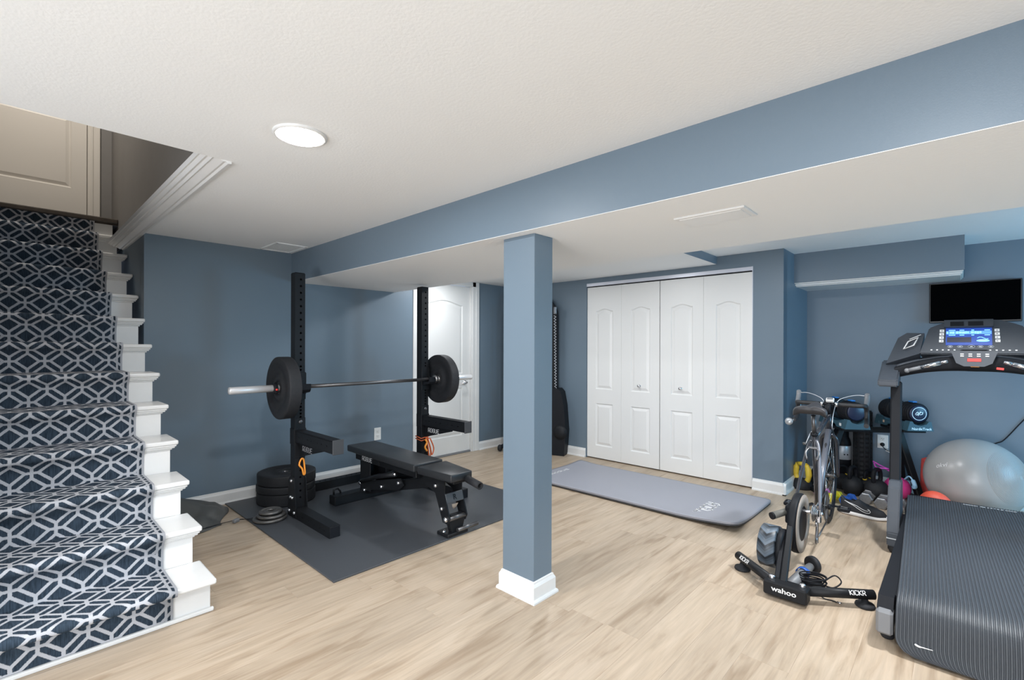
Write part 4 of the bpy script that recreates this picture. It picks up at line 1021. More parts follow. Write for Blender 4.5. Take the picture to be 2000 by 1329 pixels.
b = B(); b.bar((-.672, 2.775, .075), (-.712, 3.10, .30), .030, .032, (1, 0, 0), .005); obj('main_strut', b, M_black, tr)
b = B(); b.bar((-.705, 2.79, .08), (-.735, 3.05, .25), .020, .026, (1, 0, 0), .004); obj('side_strut', b, M_black2, tr)
b = B().lathe([(0, -.024), (.150, -.024), (.168, -.020), (.172, -.010), (.172, .010), (.168, .018), (.150, .022), (0, .022)], (-.702, 3.225, .262), (1, 0, 0), 64); obj('belt_housing', b, M_black2, tr)
b = B().lathe([(.100, 0), (.166, 0), (.1662, .003), (.100, .003)], (-.680, 3.225, .262), (1, 0, 0), 64, closed=True); obj('reflection_ring', b, mat('painted_beige_reflection', (.30, .25, .21), .5), tr)  # beige reflection on the housing's side, put in as a coloured ring
b = B(); b.obox((-.742, 3.25, .305), (.050, .120, .110), None, .012, 2); obj('axle_block', b, M_black2, tr)
b = B(); b.tube([V((-.745, 3.24, .322)), V((-.815, 3.13, .300))], [.018, .021], 16); ch_ = obj('carry_handle', b, mat('olive_grey_grip', (.12, .118, .105), .55), tr); obj('end_cap', B().tube([V((-.8145, 3.131, .3001)), V((-.820, 3.122, .2985))], .0212, 16), M_black2, ch_)
def chevron():
    m = bpy.data.materials.new('chevron_flywheel'); m.use_nodes = True; nt = m.node_tree; N, L = nt.nodes, nt.links; p = N['Principled BSDF']
    tc = N.new('ShaderNodeTexCoord'); sx = N.new('ShaderNodeSeparateXYZ'); L.new(tc.outputs['Object'], sx.inputs[0])
    def mth(op, x, y=None):
        n = N.new('ShaderNodeMath'); n.operation = op
        for i, q in enumerate((x, y)):
            if q is None: continue
            if isinstance(q, (int, float)): n.inputs[i].default_value = q
            else: L.new(q, n.inputs[i])
        return n.outputs[0]
    an = mth('MULTIPLY', mth('ARCTAN2', sx.outputs[2], sx.outputs[1]), 11 / (2 * PI))
    z = mth('FRACT', mth('ADD', an, mth('MULTIPLY', mth('ABSOLUTE', sx.outputs[0]), 13.0)))
    g = mth('GREATER_THAN', z, .5); h = mth('GREATER_THAN', mth('FRACT', mth('MULTIPLY', z, 2.0)), .5)
    f = mth('ADD', mth('MULTIPLY', g, .65), mth('MULTIPLY', h, .3))
    r = N.new('ShaderNodeMix'); r.data_type = 'RGBA'; L.new(f, r.inputs[0]); r.inputs[6].default_value = (.018, .022, .028, 1); r.inputs[7].default_value = (.115, .15, .19, 1)
    L.new(r.outputs[2], p.inputs['Base Color']); p.inputs['Roughness'].default_value = .4
    return m
b = B().lathe([(0, -.046), (.085, -.046), (.110, -.044), (.116, -.040), (.116, .040), (.110, .044), (.085, .046), (0, .046)], (0, 0, 0), (1, 0, 0), 64)
fl_ = obj('flywheel', b, chevron()); fl_.parent = tr; fl_.location = V((-.800, 3.030, .158)) - BASE[tr.name]
b = B().lathe([(0, 0), (.09, 0), (.108, .006), (.108, .026), (.09, .032), (0, .032)], (-.754, 3.030, .158), (1, 0, 0), 48); obj('motor_cap', b, M_black2, tr)
b = B(); b.tube([V((-.655, 2.80, .05)), V((-.640, 3.00, .050)), V((-.628, 3.165, .045))], [.028, .026, .020], 14); obj('front_arm', b, M_midgrey, tr)
b = B().lathe([(0, -.016), (.040, -.016), (.048, -.010), (.048, .010), (.040, .016), (0, .016)], (-.622, 3.19, .0485), (.5, .85, 0), 28); obj('front_wheel_foot', b, M_rubber, tr)
b = B(); b.lathe([(.029, -.012), (.033, -.012), (.033, .012), (.029, .012)], (-.638, 3.03, .050), (.08, 1, 0), 20, closed=True); b.obox((-.612, 3.03, .060), (.014, .020, .030), None, .004); obj('blue_strap', b, M_bluen, tr)
for i, (r, x) in enumerate(((.052, .018), (.046, .024), (.040, .030), (.034, .036), (.028, .042))):
    c = obj('cassette_cog', B().lathe([(.015, -.0012), (r - .003, -.0012), (r, 0), (r - .003, .0012), (.015, .0012)], (-.652 + x, 3.27, .325), (1, 0, 0), 36, closed=True), M_steel, tr)
obj('axle', B().tube([V((-.74, 3.267, .325)), V((-.606, 3.273, .325))], .010, 12), M_steel, tr)

ad = thing('power_adapter', 'black power adapter with its cable coiled, lying behind the trainer base', 'power adapter', (-.575, 2.945, 0))
obj('brick', B().obox((-.575, 2.945, .026), (.11, .060, .050), Euler((.2, 0, .6)), .010, 2), M_black2, ad)
b = B(); pts = []
for i in range(100):
    a = i * .30; r = .060 + .006 * math.sin(i * .7); pts.append(V((-.575 + r * math.cos(a), 2.945 + .62 * r * math.sin(a), .048 + .00042 * i + .012 * math.sin(a * 1.0 + 1))))
b.tube(pts, .0038, 6); b.tube(smooth_path([V((-.53, 2.97, .06)), V((-.49, 3.03, .085)), V((-.46, 3.03, .06)), V((-.485, 2.98, .04)), V((-.52, 2.95, .05))], 6), .0038, 6)
obj('cable_coil', b, M_black2, ad)
b = B().tube(smooth_path([V((-.54, 2.90, .02)), V((-.515, 2.90, .0045)), V((-.48, 2.905, .0042)), V((-.455, 2.90, .0045))], 6), .0032, 6); obj('cable', b, M_black2, ad)
b = B(); b.tube([V((-.458, 2.901, .0055)), V((-.438, 2.899, .0055))], .0055, 8); obj('plug', b, M_chrome, ad)

# ------------------------------------------------------------------ weights and small gear along the alcove wall
def kettlebell(x, y, r, lab, ring=None, rot=0):
    t = thing('kettlebell', lab, 'kettlebell', (x, y, 0), 'kettlebells under the dumbbell stand', rotz=rot, local=True)
    b = B().lathe([(0, 0), (r * .62, 0), (r * .80, .008)] + [(r * math.cos(a), r * .93 + r * math.sin(a)) for a in [-.75 + (1.2 + .75) * i / 12 for i in range(13)]] + [(r * .22, r * 1.90), (0, r * 1.92)], (0, 0, 0), (0, 0, 1), 36); obj('bell', b, M_rubber, t)
    w, h = r * .60, r * 1.25
    pts = smooth_path([V((-w * .80, 0, r * 1.62)), V((-w, 0, r * 2.05)), V((-w * .86, 0, r * 2.62)), V((-w * .4, 0, r * 2.86)), V((w * .4, 0, r * 2.86)), V((w * .86, 0, r * 2.62)), V((w, 0, r * 2.05)), V((w * .80, 0, r * 1.62))], 5)
    obj('handle', B().tube(pts, r * .185, 14), M_black2, t)
    if ring:
        for s in (-1, 1): obj('colour_ring', B().lathe([(r * .19, -.005), (r * .235, -.005), (r * .235, .005), (r * .19, .005)], (s * w * .93, 0, r * 1.85), (s * .25, 0, 1), 18, closed=True), ring, t)
kettlebell(-.700, 5.150, .084, 'black kettlebell in front, behind the blue dumbbell', None, 1.2)
kettlebell(-.525, 5.110, .090, 'large black kettlebell in front of the outlet', None, 1.2)
kettlebell(-.800, 5.300, .072, 'black kettlebell with yellow rings beside the banded roller', M_yellow2, .5)
kettlebell(-.610, 5.300, .068, 'black kettlebell with a yellow ring between the two larger ones', M_yellow2, 1.1)

HEXD = {}
def hex_dumbbell(x, y, r, L, m, rot, lab, hm=None, group='dumbbells on the floor'):
    t = thing('dumbbell', lab, 'dumbbell', (x, y, 0), group, rotz=rot, local=True)
    hgt = r * math.cos(PI / 6)
    for s in (-1, 1):
        b = B(); bm = b.bm; rings = []
        for yy, q in ((L * .24, .86), (L * .27, 1), (L * .47, 1), (L * .5, .84)):
            rings.append([bm.verts.new((q * r * math.cos(k * PI / 3), s * yy, hgt + q * r * math.sin(k * PI / 3))) for k in range(6)])
        for a, c in zip(rings, rings[1:]):
            for k in range(6): bm.faces.new((a[k], a[(k + 1) % 6], c[(k + 1) % 6], c[k]))
        bm.faces.new(rings[0]); bm.faces.new(rings[-1])
        obj('head', b, m, t)
    obj('grip', B().tube([V((0, -L * .26, hgt)), V((0, -L * .12, hgt)), V((0, 0, hgt)), V((0, L * .12, hgt)), V((0, L * .26, hgt))], [r * .34, r * .40, r * .44, r * .40, r * .34], 14), hm or m, t)
hex_dumbbell(-.885, 4.90, .036, .15, M_pink, -.25, 'pink neoprene dumbbell seen between the bike tubes')
hex_dumbbell(-.785, 4.82, .041, .155, M_yellow, -.30, 'yellow neoprene hex dumbbell beside the bike pedal')
hex_dumbbell(-.690, 4.83, .038, .155, M_bluen, -.30, 'blue neoprene hex dumbbell behind the heel of the shoe')
hex_dumbbell(-.575, 4.985, .050, .17, M_hex, -.05, 'grey iron hex dumbbell next to the blue one', M_chrome)
hex_dumbbell(-.465, 4.915, .050, .18, M_hex, -.05, 'middle grey iron hex dumbbell behind the shoe', M_chrome)
hex_dumbbell(-.358, 4.900, .046, .18, M_hex, -.05, 'grey iron hex dumbbell half hidden by the treadmill upright', M_chrome)

# running shoe (toe towards +X)
sh = thing('running_shoe', 'black running shoe with white foam sole standing by the treadmill', 'shoe', (-.545, 4.525, 0), rotz=-.06, local=True)
def shoe_w(t):   # half width along the length 0 heel .. 1 toe
    return .031 + .012 * math.sin(PI * min(1, t * 1.05)) + .008 * math.exp(-((t - .72) / .18) ** 2) - .028 * max(0, t - .86) ** 1.0 * 4.5 - .014 * max(0, .06 - t) * 12
LEN = .295
def sole(u, v):
    t = u; w = max(.004, shoe_w(t)); a = 2 * PI * v; x = -LEN / 2 + LEN * t
    zt = .040 - .012 * t + .030 * max(0, t - .8) ** 1.5 * 3 + .012 * max(0, .12 - t) * 4; zb = .000 + .10 * max(0, t - .72) ** 2 + .10 * max(0, .10 - t) ** 1.4
    return V((x, w * 1.06 * math.copysign(abs(math.cos(a)) ** .6, math.cos(a)), (zt + zb) / 2 + (zt - zb) / 2 * math.copysign(abs(math.sin(a)) ** .5, math.sin(a))))
b = B(); g = b.grid(sole, 30, 20); obj('sole', b, M_sole, sh)
def upper(u, v):
    t = .01 + .965 * u; w = max(.004, shoe_w(t)) * .96; a = PI * v; x = -LEN / 2 + LEN * t
    base = .034 - .010 * t
    hgt = .062 * (1 - max(0, t - .30) / .70) ** .75 + .012 * math.exp(-((t - .38) / .10) ** 2) + .030 + .014 * math.exp(-(t / .10) ** 2)
    if t > .9: hgt *= max(.25, 1 - ((t - .9) / .1) ** 2 * .7)
    op = math.exp(-((t - .20) / .13) ** 4)
    s = math.sin(a); c = math.cos(a)
    z = base + hgt * s ** .62 * (1 - op * .38 * s ** 6)
    y = w * math.copysign(abs(c) ** .75, c) * (1 - .32 * s ** 2 * (1 - .2 * t))
    return V((x, y, z))
b = B(); b.grid(upper, 34, 22); obj('upper', b, M_knit, sh)
b = B(); b.tube([V((-.098 + .045 * math.cos(a) * 1.05, .017 * math.sin(a), .098 - .012 * math.cos(a) * 1.2)) for a in [2 * PI * i / 20 for i in range(20)]], .007, 10, closed=True); obj('collar', b, M_black2, sh)
b = B()
for i in range(5): b.tube(smooth_path([V((-.036 + .016 * i, -.020, .104 - .0085 * i)), V((-.034 + .016 * i, 0, .112 - .0085 * i)), V((-.036 + .016 * i, .020, .104 - .0085 * i))], 4), .003, 6)
b.tube(smooth_path([V((-.045, -.006, .113)), V((-.060, -.018, .124)), V((-.075, -.010, .118)), V((-.050, 0, .114)), V((-.030, .02, .116))], 5), .003, 6)
obj('laces', b, M_black2, sh)
def on_side(t, f):  # point on the -Y side of the upper, f = 0 base .. 1 top
    p = upper((t - .01) / .965, 1 - f * .5); return p + V((0, -.0022, .001))
b = B(); b.tube([on_side(t, f) for t, f in ((.10, .44), (.18, .38), (.28, .30), (.38, .23), (.48, .18), (.55, .16), (.60, .17), (.63, .22), (.635, .30), (.62, .34), (.60, .30))], .0022, 6)
b.tube([on_side(t, f) for t, f in ((.10, .44), (.20, .33), (.30, .22), (.40, .12), (.50, .07), (.58, .055), (.64, .08), (.665, .15), (.66, .23), (.635, .30))], .0022, 6)
obj('swoosh_outline', b, M_print, sh)

# foam roller, banded roller
fr = thing('foam_roller', 'tall black grooved foam roller standing against the alcove wall', 'foam roller', (-.665, 5.445, 0))
prof = [(.030, 0)]; z = .0
for i in range(17):
    z0 = .72 * i / 17; z1 = .72 * (i + 1) / 17
    prof += [(.066, z0 + .001), (.070, z0 + .004), (.070, z1 - (.010 if i % 3 else .004)), (.066, z1 - (.007 if i % 3 else .002))]
prof += [(.066, .72), (.030, .72)]
obj('cylinder', B().lathe(prof, (-.665, 5.445, 0), (0, 0, 1), 40, closed=True), M_rubber, fr)
b = B()
for k in range(10):
    a = 2 * PI * k / 10; b.obox((-.665 + .0700 * math.cos(a), 5.445 + .0700 * math.sin(a), .36), (.007, .014, .70), Matrix.Rotation(a, 3, 'Z'), .002)
o = obj('ridges', b, M_rubber, fr); o['kind'] = 'stuff'
br = thing('water_jug', 'dark plastic jug with a pale grey band standing behind the kettlebells', 'jug', (-.825, 5.445, 0))
obj('body', B().lathe([(0, 0), (.066, 0), (.072, .008), (.072, .40), (.066, .43), (.054, .455), (.054, .50), (.046, .53), (.02, .545), (0, .545)], (-.825, 5.445, 0), (0, 0, 1), 36), M_tealplastic if False else M_black2, br)
obj('band', B().lathe([(.0722, .250), (.0738, .252), (.0738, .378), (.0722, .380)], (-.825, 5.445, 0), (0, 0, 1), 36, closed=True), M_lightgrey, br)['label'] = 'pale grey band with two dark holes'
b = B()
for a in (-1.15, -.80): b.lathe([(0, 0), (.006, 0), (.006, .002), (0, .002)], (-.825 + .0737 * math.cos(a), 5.445 + .0737 * math.sin(a), .30), (math.cos(a), math.sin(a), 0), 10)
obj('holes', b, M_black2, br)
gb = thing('grey_panel', 'thin grey board leaning on the alcove wall behind the jug', 'board', (-.88, 5.55, 0))
obj('board', B().obox((-.885, 5.545, .30), (.30, .014, .60), Euler((-.03, 0, 0)), .004), M_midgrey, gb)

# yellow and black grip by the bump wall
pg = thing('push_up_stand', 'yellow and black push-up grip on the floor by the baseboard', 'push-up stand', (-1.070, 5.05, 0), rotz=-.5, local=True)
obj('base', B().lathe([(0, 0), (.078, 0), (.086, .012), (.082, .05), (.060, .085), (0, .095)], (0, 0, 0), (0, 0, 1), 32), M_rubber, pg)
for s in (-1, 1):
    obj('grip_side', B().tube(smooth_path([V((s * .050, 0, .075)), V((s * .066, 0, .12)), V((s * .062, 0, .18)), V((s * .045, 0, .222))], 5), [.022] * 6 + [.026] * 6 + [.020] * 4, 14), M_yellow2, pg)
obj('grip_bar', B().tube([V((-.046, 0, .219)), V((0, 0, .226)), V((.046, 0, .219))], .019, 14), M_yellow2, pg)

# pink band, pink ball
b = B(); b.tube(smooth_path([V((-.565, 5.22, .305)), V((-.50, 5.20, .275)), V((-.44, 5.19, .255)), V((-.37, 5.18, .225))], 6), .0055, 8); b.tube(smooth_path([V((-.555, 5.20, .295)), V((-.535, 5.16, .268)), V((-.49, 5.13, .272)), V((-.455, 5.13, .275)), V((-.45, 5.17, .262)), V((-.475, 5.20, .258)), V((-.43, 5.19, .235))], 6), .0055, 8)
one('pink_band', b, M_magenta, 'magenta rubber tube draped over the kettlebell handles', 'resistance band')
one('pink_ball', B().sphere((-.400, 5.262, .0952), .095, 32, 20), M_hotpink, 'hot pink rubber ball beside the treadmill upright', 'ball')
one('blue_hook', B().tube(smooth_path([V((-.345, 5.16, .20)), V((-.315, 5.13, .235)), V((-.29, 5.11, .21)), V((-.275, 5.10, .165)), V((-.285, 5.09, .162))], 6), [.006] * 12 + [.016] * 13, 10), M_lightblue, 'small light blue plastic handle by the foot of the stand', 'handle')

# ------------------------------------------------------------------ adjustable dumbbells on their stand (local front is -Y)
SR = math.radians(35); SC = (-.565, 5.19)
stn = thing('dumbbell_stand', 'black tubular stand holding two adjustable dumbbells in the alcove', 'stand', (SC[0], SC[1], 0), rotz=SR, local=True)
for s in (-1, 1):
    fx = .30 if s > 0 else -.43; y0 = -.13 if s > 0 else -.02
    obj('leg', B().bar((s * .225, .05, .60), (fx, y0, .02), .050, .050, (1, 0, 0), .006), M_black, stn)
    obj('leg', B().bar((s * .225, .06, .60), (fx, y0 + .23, .02), .050, .050, (1, 0, 0), .006), M_black, stn)
    obj('foot_bar', B().box(fx - .025, fx + .025, y0 - .04, y0 + .27, 0, .04, .006), M_black, stn)
    obj('support', B().box(s * .235 - .085, s * .235 + .085, -.16, .16, .592, .616, .004), M_black, stn)
obj('cross_bar', B().box(-.24, .24, .03, .08, .555, .600, .006), M_black, stn)
M_txtblue = mat('pale_blue_glow_print', (.70, .90, 1.0), .4, emit=(.45, .75, 1.0), estr=.25)  # unlit print given a faint glow of its own
for s, lab, cl in ((1, 'adjustable dumbbell with round badge on the tray nearer the treadmill', 0), (-1, 'adjustable dumbbell on the tray behind the bike handlebar', 0)):
    cx_ = s * .235
    tray = thing('dumbbell_tray', 'slate plastic cradle %s' % ('with white lettering, nearer the treadmill' if s > 0 else 'with white stickers, behind the bike handlebar'), 'cradle', (SC[0], SC[1], 0), 'dumbbell cradles', rotz=SR, local=True)
    b = B()
    b.prism([(-.098, .617), (.098, .617), (.078, .695), (.060, .695), (.045, .672), (.0, .660), (-.045, .672), (-.060, .695), (-.078, .695)], (cx_, -.225, 0), (1, 0, 0), (0, 0, 1), (0, .06, 0))
    b.prism([(-.098, .617), (.098, .617), (.078, .695), (.060, .695), (.045, .672), (.0, .660), (-.045, .672), (-.060, .695), (-.078, .695)], (cx_, .165, 0), (1, 0, 0), (0, 0, 1), (0, .06, 0))
    for q in (-1, 1): b.prism([(-.17, .617), (-.07, .617), (-.04, .640), (.04, .640), (.07, .617), (.17, .617), (.17, .690), (.09, .668), (-.09, .668), (-.17, .690)], (cx_ + q * .083 - .006, 0, 0), (0, 1, 0), (0, 0, 1), (.012, 0, 0))
    b.box(cx_ - .075, cx_ + .075, -.17, .17, .645, .655)
    tb = obj('cradle', b, M_tealplastic, tray)
    if s > 0: text('NordicTrack', .028, (cx_ + .008, -.2255, .634), (1, 0, 0), (0, 0, 1), M_txtblue, tb, .010)
    else:
        b = B(); b.box(cx_ - .0910, cx_ - .0892, -.150, -.118, .632, .656, .0005); b.box(cx_ - .0910, cx_ - .0892, .110, .145, .640, .664, .0005); obj('sticker', b, M_print, tb)['kind'] = 'stuff'
    b = B().obox((cx_ - .0905, .10 if s > 0 else 0, .650), (.0015, .022, .022)); obj('tan_sticker', b, mat('tan_sticker', (.75, .55, .40), .5), tb)
    db = thing('adjustable_dumbbell', lab, 'dumbbell', (SC[0], SC[1], 0), 'adjustable dumbbells', rotz=SR, local=True)
    zc = .757
    for q in (-1, 1):
        for k in range(6):
            y0 = q * (.066 + .022 * k); r = .088 - .0008 * k
            obj('plate', B().lathe([(.02, 0), (r - .004, 0), (r, .004), (r, .014), (r - .004, .0185), (.02, .0185)], (cx_, y0, zc), (0, q, 0), 36, closed=True), M_black2, db)
        e = obj('end_cap', B().lathe([(0, .010), (.060, .010), (.068, .006), (.070, 0), (0, 0)], (cx_, q * .199, zc), (0, q, 0), 36), mat('navy_plastic', (.012, .020, .055), .35), db)
        if q < 0 and s > 0:
            obj('badge_ring', B().lathe([(.050, .0102), (.054, .0102), (.054, .0112), (.050, .0112)], (cx_, q * .199, zc), (0, q, 0), 40, closed=True), M_txtblue, e)
            b = B(); yb = q * .2098
            b.tube([V((cx_ - .030, yb, zc - .006)), V((cx_ - .016, yb, zc + .014)), V((cx_ - .006, yb, zc + .012)), V((cx_ - .014, yb, zc - .008)), V((cx_ - .026, yb, zc - .010))], .0028, 6); b.tube([V((cx_ - .010, yb, zc - .016)), V((cx_ + .010, yb, zc + .018))], .0032, 6)
            b.tube([V((cx_ + .002, yb, zc + .012)), V((cx_ + .026, yb, zc + .012)), V((cx_ + .022, yb, zc - .004)), V((cx_ + .004, yb, zc - .008))], .0028, 6); obj('badge', b, M_txtblue, e)
    obj('handle', B().tube([V((cx_, -.07, zc)), V((cx_, 0, zc)), V((cx_, .07, zc))], [.017, .020, .017], 16), M_darksteel, db)
    for q in (-1, 1): obj('selector', B().obox((cx_, q * .13, zc + .092), (.034, .060, .012), None, .004), mat('blue_plastic', (.03, .22, .62), .35), db)

# ------------------------------------------------------------------ treadmill (runner faces +Y)
TXC = .060
tm = thing('treadmill', 'grey and black treadmill with lit console facing the room', 'treadmill', (TXC, 3.6, 0))
mx = lambda x: 2 * TXC - x
b = B(); b.box(-.215, mx(-.215), 2.72, 4.62, .095, .205, .01); obj('deck', b, M_black2, tm)
for s in (0, 1):
    f = (lambda x: x) if s == 0 else mx
    x0, x1 = sorted((f(-.272), f(-.215)))
    b = B(); b.prism([(2.655, .06), (2.655, .15), (2.70, .190), (4.55, .205), (4.55, .07)], (x0, 0, 0), (0, 1, 0), (0, 0, 1), (x1 - x0, 0, 0)); obj('side_rail', b, M_black2, tm)
    b = B(); b.obox((f(-.2435), 2.664, .100), (.060, .075, .105), None, .010); r = obj('rail_end_cap', b, M_midgrey, tm)
    obj('trim_strip', B().obox((f(-.2735), 2.685, .135), (.001, .06, .006)), M_lightgrey, r)
    obj('rear_roller_foot', B().lathe([(0, 0), (.022, 0), (.026, .008), (.022, .06), (0, .06)], (f(-.24), 2.72, 0), (0, 0, 1), 16), M_rubber, tm)
    x0, x1 = sorted((f(-.345), f(-.283)))
    b = B(); b.prism([(3.835, .045), (3.835, .130), (3.865, .26), (3.915, .40), (3.965, .435), (4.075, .435), (4.10, .40), (4.10, .045)], (x0, 0, 0), (0, 1, 0), (0, 0, 1), (x1 - x0, 0, 0))
    bmesh.ops.recalc_face_normals(b.bm, faces=b.bm.faces); bmesh.ops.bevel(b.bm, geom=list(b.bm.edges), offset=.006, segments=2, affect='EDGES')
    fc = obj('upright_cover', b, M_console, tm)
    obj('seam', B().box(x0 - .001, x1 + .001, 3.834, 3.90, .092, .098), M_lightgrey, fc)
    b = B(); b.lathe([(0, -.022), (.024, -.022), (.030, -.014), (.030, .014), (.024, .022), (0, .022)], (f(-.312), 3.868, .030), (1, 0, 0), 20); obj('transport_wheel', b, M_rubber, tm)
    b = B(); b.box(x0, x1, 3.90, 4.62, .0, .055, .006); obj('base_rail', b, M_black2, tm)
    b = B(); b.bar((f(-.318), 4.02, .40), (f(-.322), 4.16, 1.07), .040, .060, (1, 0, 0), .008); obj('upright', b, M_black2, tm)
    x0, x1 = sorted((f(-.412), f(-.305)))
    b = B(); b.prism([(4.02, 1.043), (4.02, 1.084), (4.05, 1.096), (4.20, 1.165), (4.30, 1.215), (4.30, 1.120), (4.20, 1.060), (4.10, 1.036)], (x0, 0, 0), (0, 1, 0), (0, 0, 1), (x1 - x0, 0, 0))
    bmesh.ops.recalc_face_normals(b.bm, faces=b.bm.faces); bmesh.ops.bevel(b.bm, geom=list(b.bm.edges), offset=.008, segments=2, affect='EDGES')
    obj('armrest_shoulder', b, M_console, tm)
    b = B(); n = 1 if s == 0 else -1
    X0, X1, X2, X3 = f(-.385), f(-.300), f(-.205), f(-.185)
    vs = [(X0, 4.22, 1.19), (X2, 4.20, 1.262), (X3, 4.30, 1.40), (X1 + n * .02, 4.34, 1.405), (X1 - n * .03, 4.36, 1.37)]
    lo = [b.bm.verts.new(v) for v in vs]; hi = [b.bm.verts.new((v[0], v[1] + .07, v[2] - .045)) for v in vs]
    b.bm.faces.new(lo); b.bm.faces.new(hi[::-1])
    for i in range(5): b.bm.faces.new((lo[i], lo[(i + 1) % 5], hi[(i + 1) % 5], hi[i]))
    sw_ = obj('speaker_wing', b, M_console, tm)
    # emblem: an outlined slanted square under a bar
    E0 = V((f(-.290), 4.246, 1.288)); ux = V((n * .098, -.013, .050)); uy = V((n * .030, .050, .070)) ; nn = ux.cross(uy).normalized() * (1 if s == 0 else -1)
    if nn.y > 0: nn = -nn
    E0 = E0 + nn * .004
    b = B(); q = [E0, E0 + ux * .55, E0 + ux * .55 + uy * .75, E0 + uy * .75]; b.tube(q, .0045, 6, closed=True); b.tube([E0 + uy * .98, E0 + ux * .62 + uy * .98], .003, 6); obj('emblem', b, M_print, sw_)
# console face
def cpt(x, z, d=0.0):    # a point of the tilted console plane
    t = (z - 1.255) / (1.485 - 1.255); return V((x, 4.185 + .115 * t - d * .90, z + d * .43))
b = B(); bm = b.bm
out = [(-.207, 1.262), (-.160, 1.436), (-.120, 1.456), (-.060, 1.479), (.0, 1.487), (TXC, 1.490)]
out = out + [(mx(x), z) for x, z in out[-2::-1]]
lo = [bm.verts.new(cpt(x, z)) for x, z in out]; hi = [bm.verts.new(cpt(x * .96 + .0024, z, -.075)) for x, z in out]
bm.faces.new(lo); bm.faces.new(hi[::-1])
for i in range(len(lo)): bm.faces.new((lo[i], lo[(i + 1) % len(lo)], hi[(i + 1) % len(hi)], hi[i]))
bmesh.ops.recalc_face_normals(bm, faces=bm.faces); bmesh.ops.bevel(bm, geom=[e for e in bm.edges if e.calc_face_angle(0) > .6], offset=.006, segments=2, affect='EDGES')
con = obj('console', b, M_console, tm)
def cbox(x0, x1, z0, z1, d0, d1):
    b = B(); v = [b.bm.verts.new(cpt(x, z, d)) for d in (d0, d1) for x, z in ((x0, z0), (x1, z0), (x1, z1), (x0, z1))]
    for f in ((0, 1, 2, 3), (4, 5, 6, 7), (0, 1, 5, 4), (1, 2, 6, 5), (2, 3, 7, 6), (3, 0, 4, 7)): b.bm.faces.new([v[i] for i in f])
    return b
M_blue_disp = mat('lit_blue_display', (.01, .02, .08), .3, emit=(.015, .07, .42), estr=1.0)
M_cyan = mat('lit_cyan_segments', (.1, .2, .3), .3, emit=(.25, .75, 1.0), estr=1.6)
M_cyan2 = mat('lit_pale_blue_strip', (.1, .2, .3), .3, emit=(.08, .28, .85), estr=1.2)
M_lcd = mat('dark_lcd', (.03, .03, .055), .3)
dsp = obj('display', cbox(-.076, .139, 1.318, 1.428, .0, .0035), M_blue_disp, con)
obj('hood', cbox(-.085, .145, 1.430, 1.475, .0, .022), M_console, con)
for x0, x1 in ((-.055, .010), (.030, .100)): obj('slot', cbox(x0, x1, 1.434, 1.462, .021, .024), M_black2, con)
obj('lit_strip', cbox(-.074, .137, 1.388, 1.408, .0035, .0045), M_cyan2, con)
b = B(); rr = random.Random(3); x = -.072
while x < .100:
    w = rr.choice((.006, .009, .014)); 
    q = cbox(x, x + w, 1.390 + rr.random() * .004, 1.404 + rr.random() * .003, .0045, .0055); me = bpy.data.meshes.new('t'); q.bm.to_mesh(me); b.bm.from_mesh(me); bpy.data.meshes.remove(me); x += w + rr.choice((.002, .003, .010))
for z in (1.380, 1.412):
    for x0, x1 in ((-.062, -.030), (-.010, .012), (.045, .058), (.105, .130)):
        q = cbox(x0, x1, z, z + .004, .0035, .0045); me = bpy.data.meshes.new('t'); q.bm.to_mesh(me); b.bm.from_mesh(me); bpy.data.meshes.remove(me)
o = obj('display_characters', b, M_cyan, con); o['kind'] = 'stuff'
obj('lcd_window', cbox(-.070, .045, 1.335, 1.368, .0035, .0055), M_lcd, con)
b = B(); b.sphere((0, 0, 0), 1, 20, 10, (.030, .004, .009)); b.xform(Matrix.Translation(cpt(.098, 1.345, .004))); obj('lit_badge', b, M_cyan, con)
b = B().tube([cpt(.072 + .010 * i, 1.362 + .007 * math.sin(i * 1.1), .005) for i in range(6)], .0016, 5); obj('lit_mark', b, M_cyan, con)
for i in range(4):
    for s, x0 in ((0, -.106), (1, .150)):
        bt = obj('side_button', cbox(x0 + .001 * i * (1 if s else -1), x0 + .022 + .001 * i * (1 if s else -1), 1.403 - i * .0225, 1.419 - i * .0225, 0, .006), M_print, con)
        obj('button_symbol', cbox(x0 + .007, x0 + .015, 1.408 - i * .0225, 1.413 - i * .0225, .006, .0064), M_midgrey, bt)
for i in range(5):
    x = -.055 + .047 * i + (.006 if i == 2 else 0); b = B(); c = cpt(x, 1.308, .003); r = .0125 if i != 2 else .016
    b.tube([c + V((r * math.cos(a), 0, r * .55 * math.sin(a))) for a in [2 * PI * k / 16 for k in range(16)]], .0012, 5, closed=True); b.obox(c, (.012, .002, .004)); obj('program_button', b, M_lightgrey, con)
for i in range(10):
    x = -.150 + .028 * i if i < 5 else .125 + .028 * (i - 5); obj('quick_key', cbox(x, x + .009, 1.283, 1.289, 0, .003), M_print, con)
b = B(); b.prism([(-.050, 0), (.075, 0), (.055, -.012), (.052, -.030), (-.025, -.030), (-.028, -.012)], (TXC - .015, 4.165, 1.290), (1, 0, 0), (0, 0, 1), (0, .03, 0)); obj('phone_ledge', b, M_black2, con)
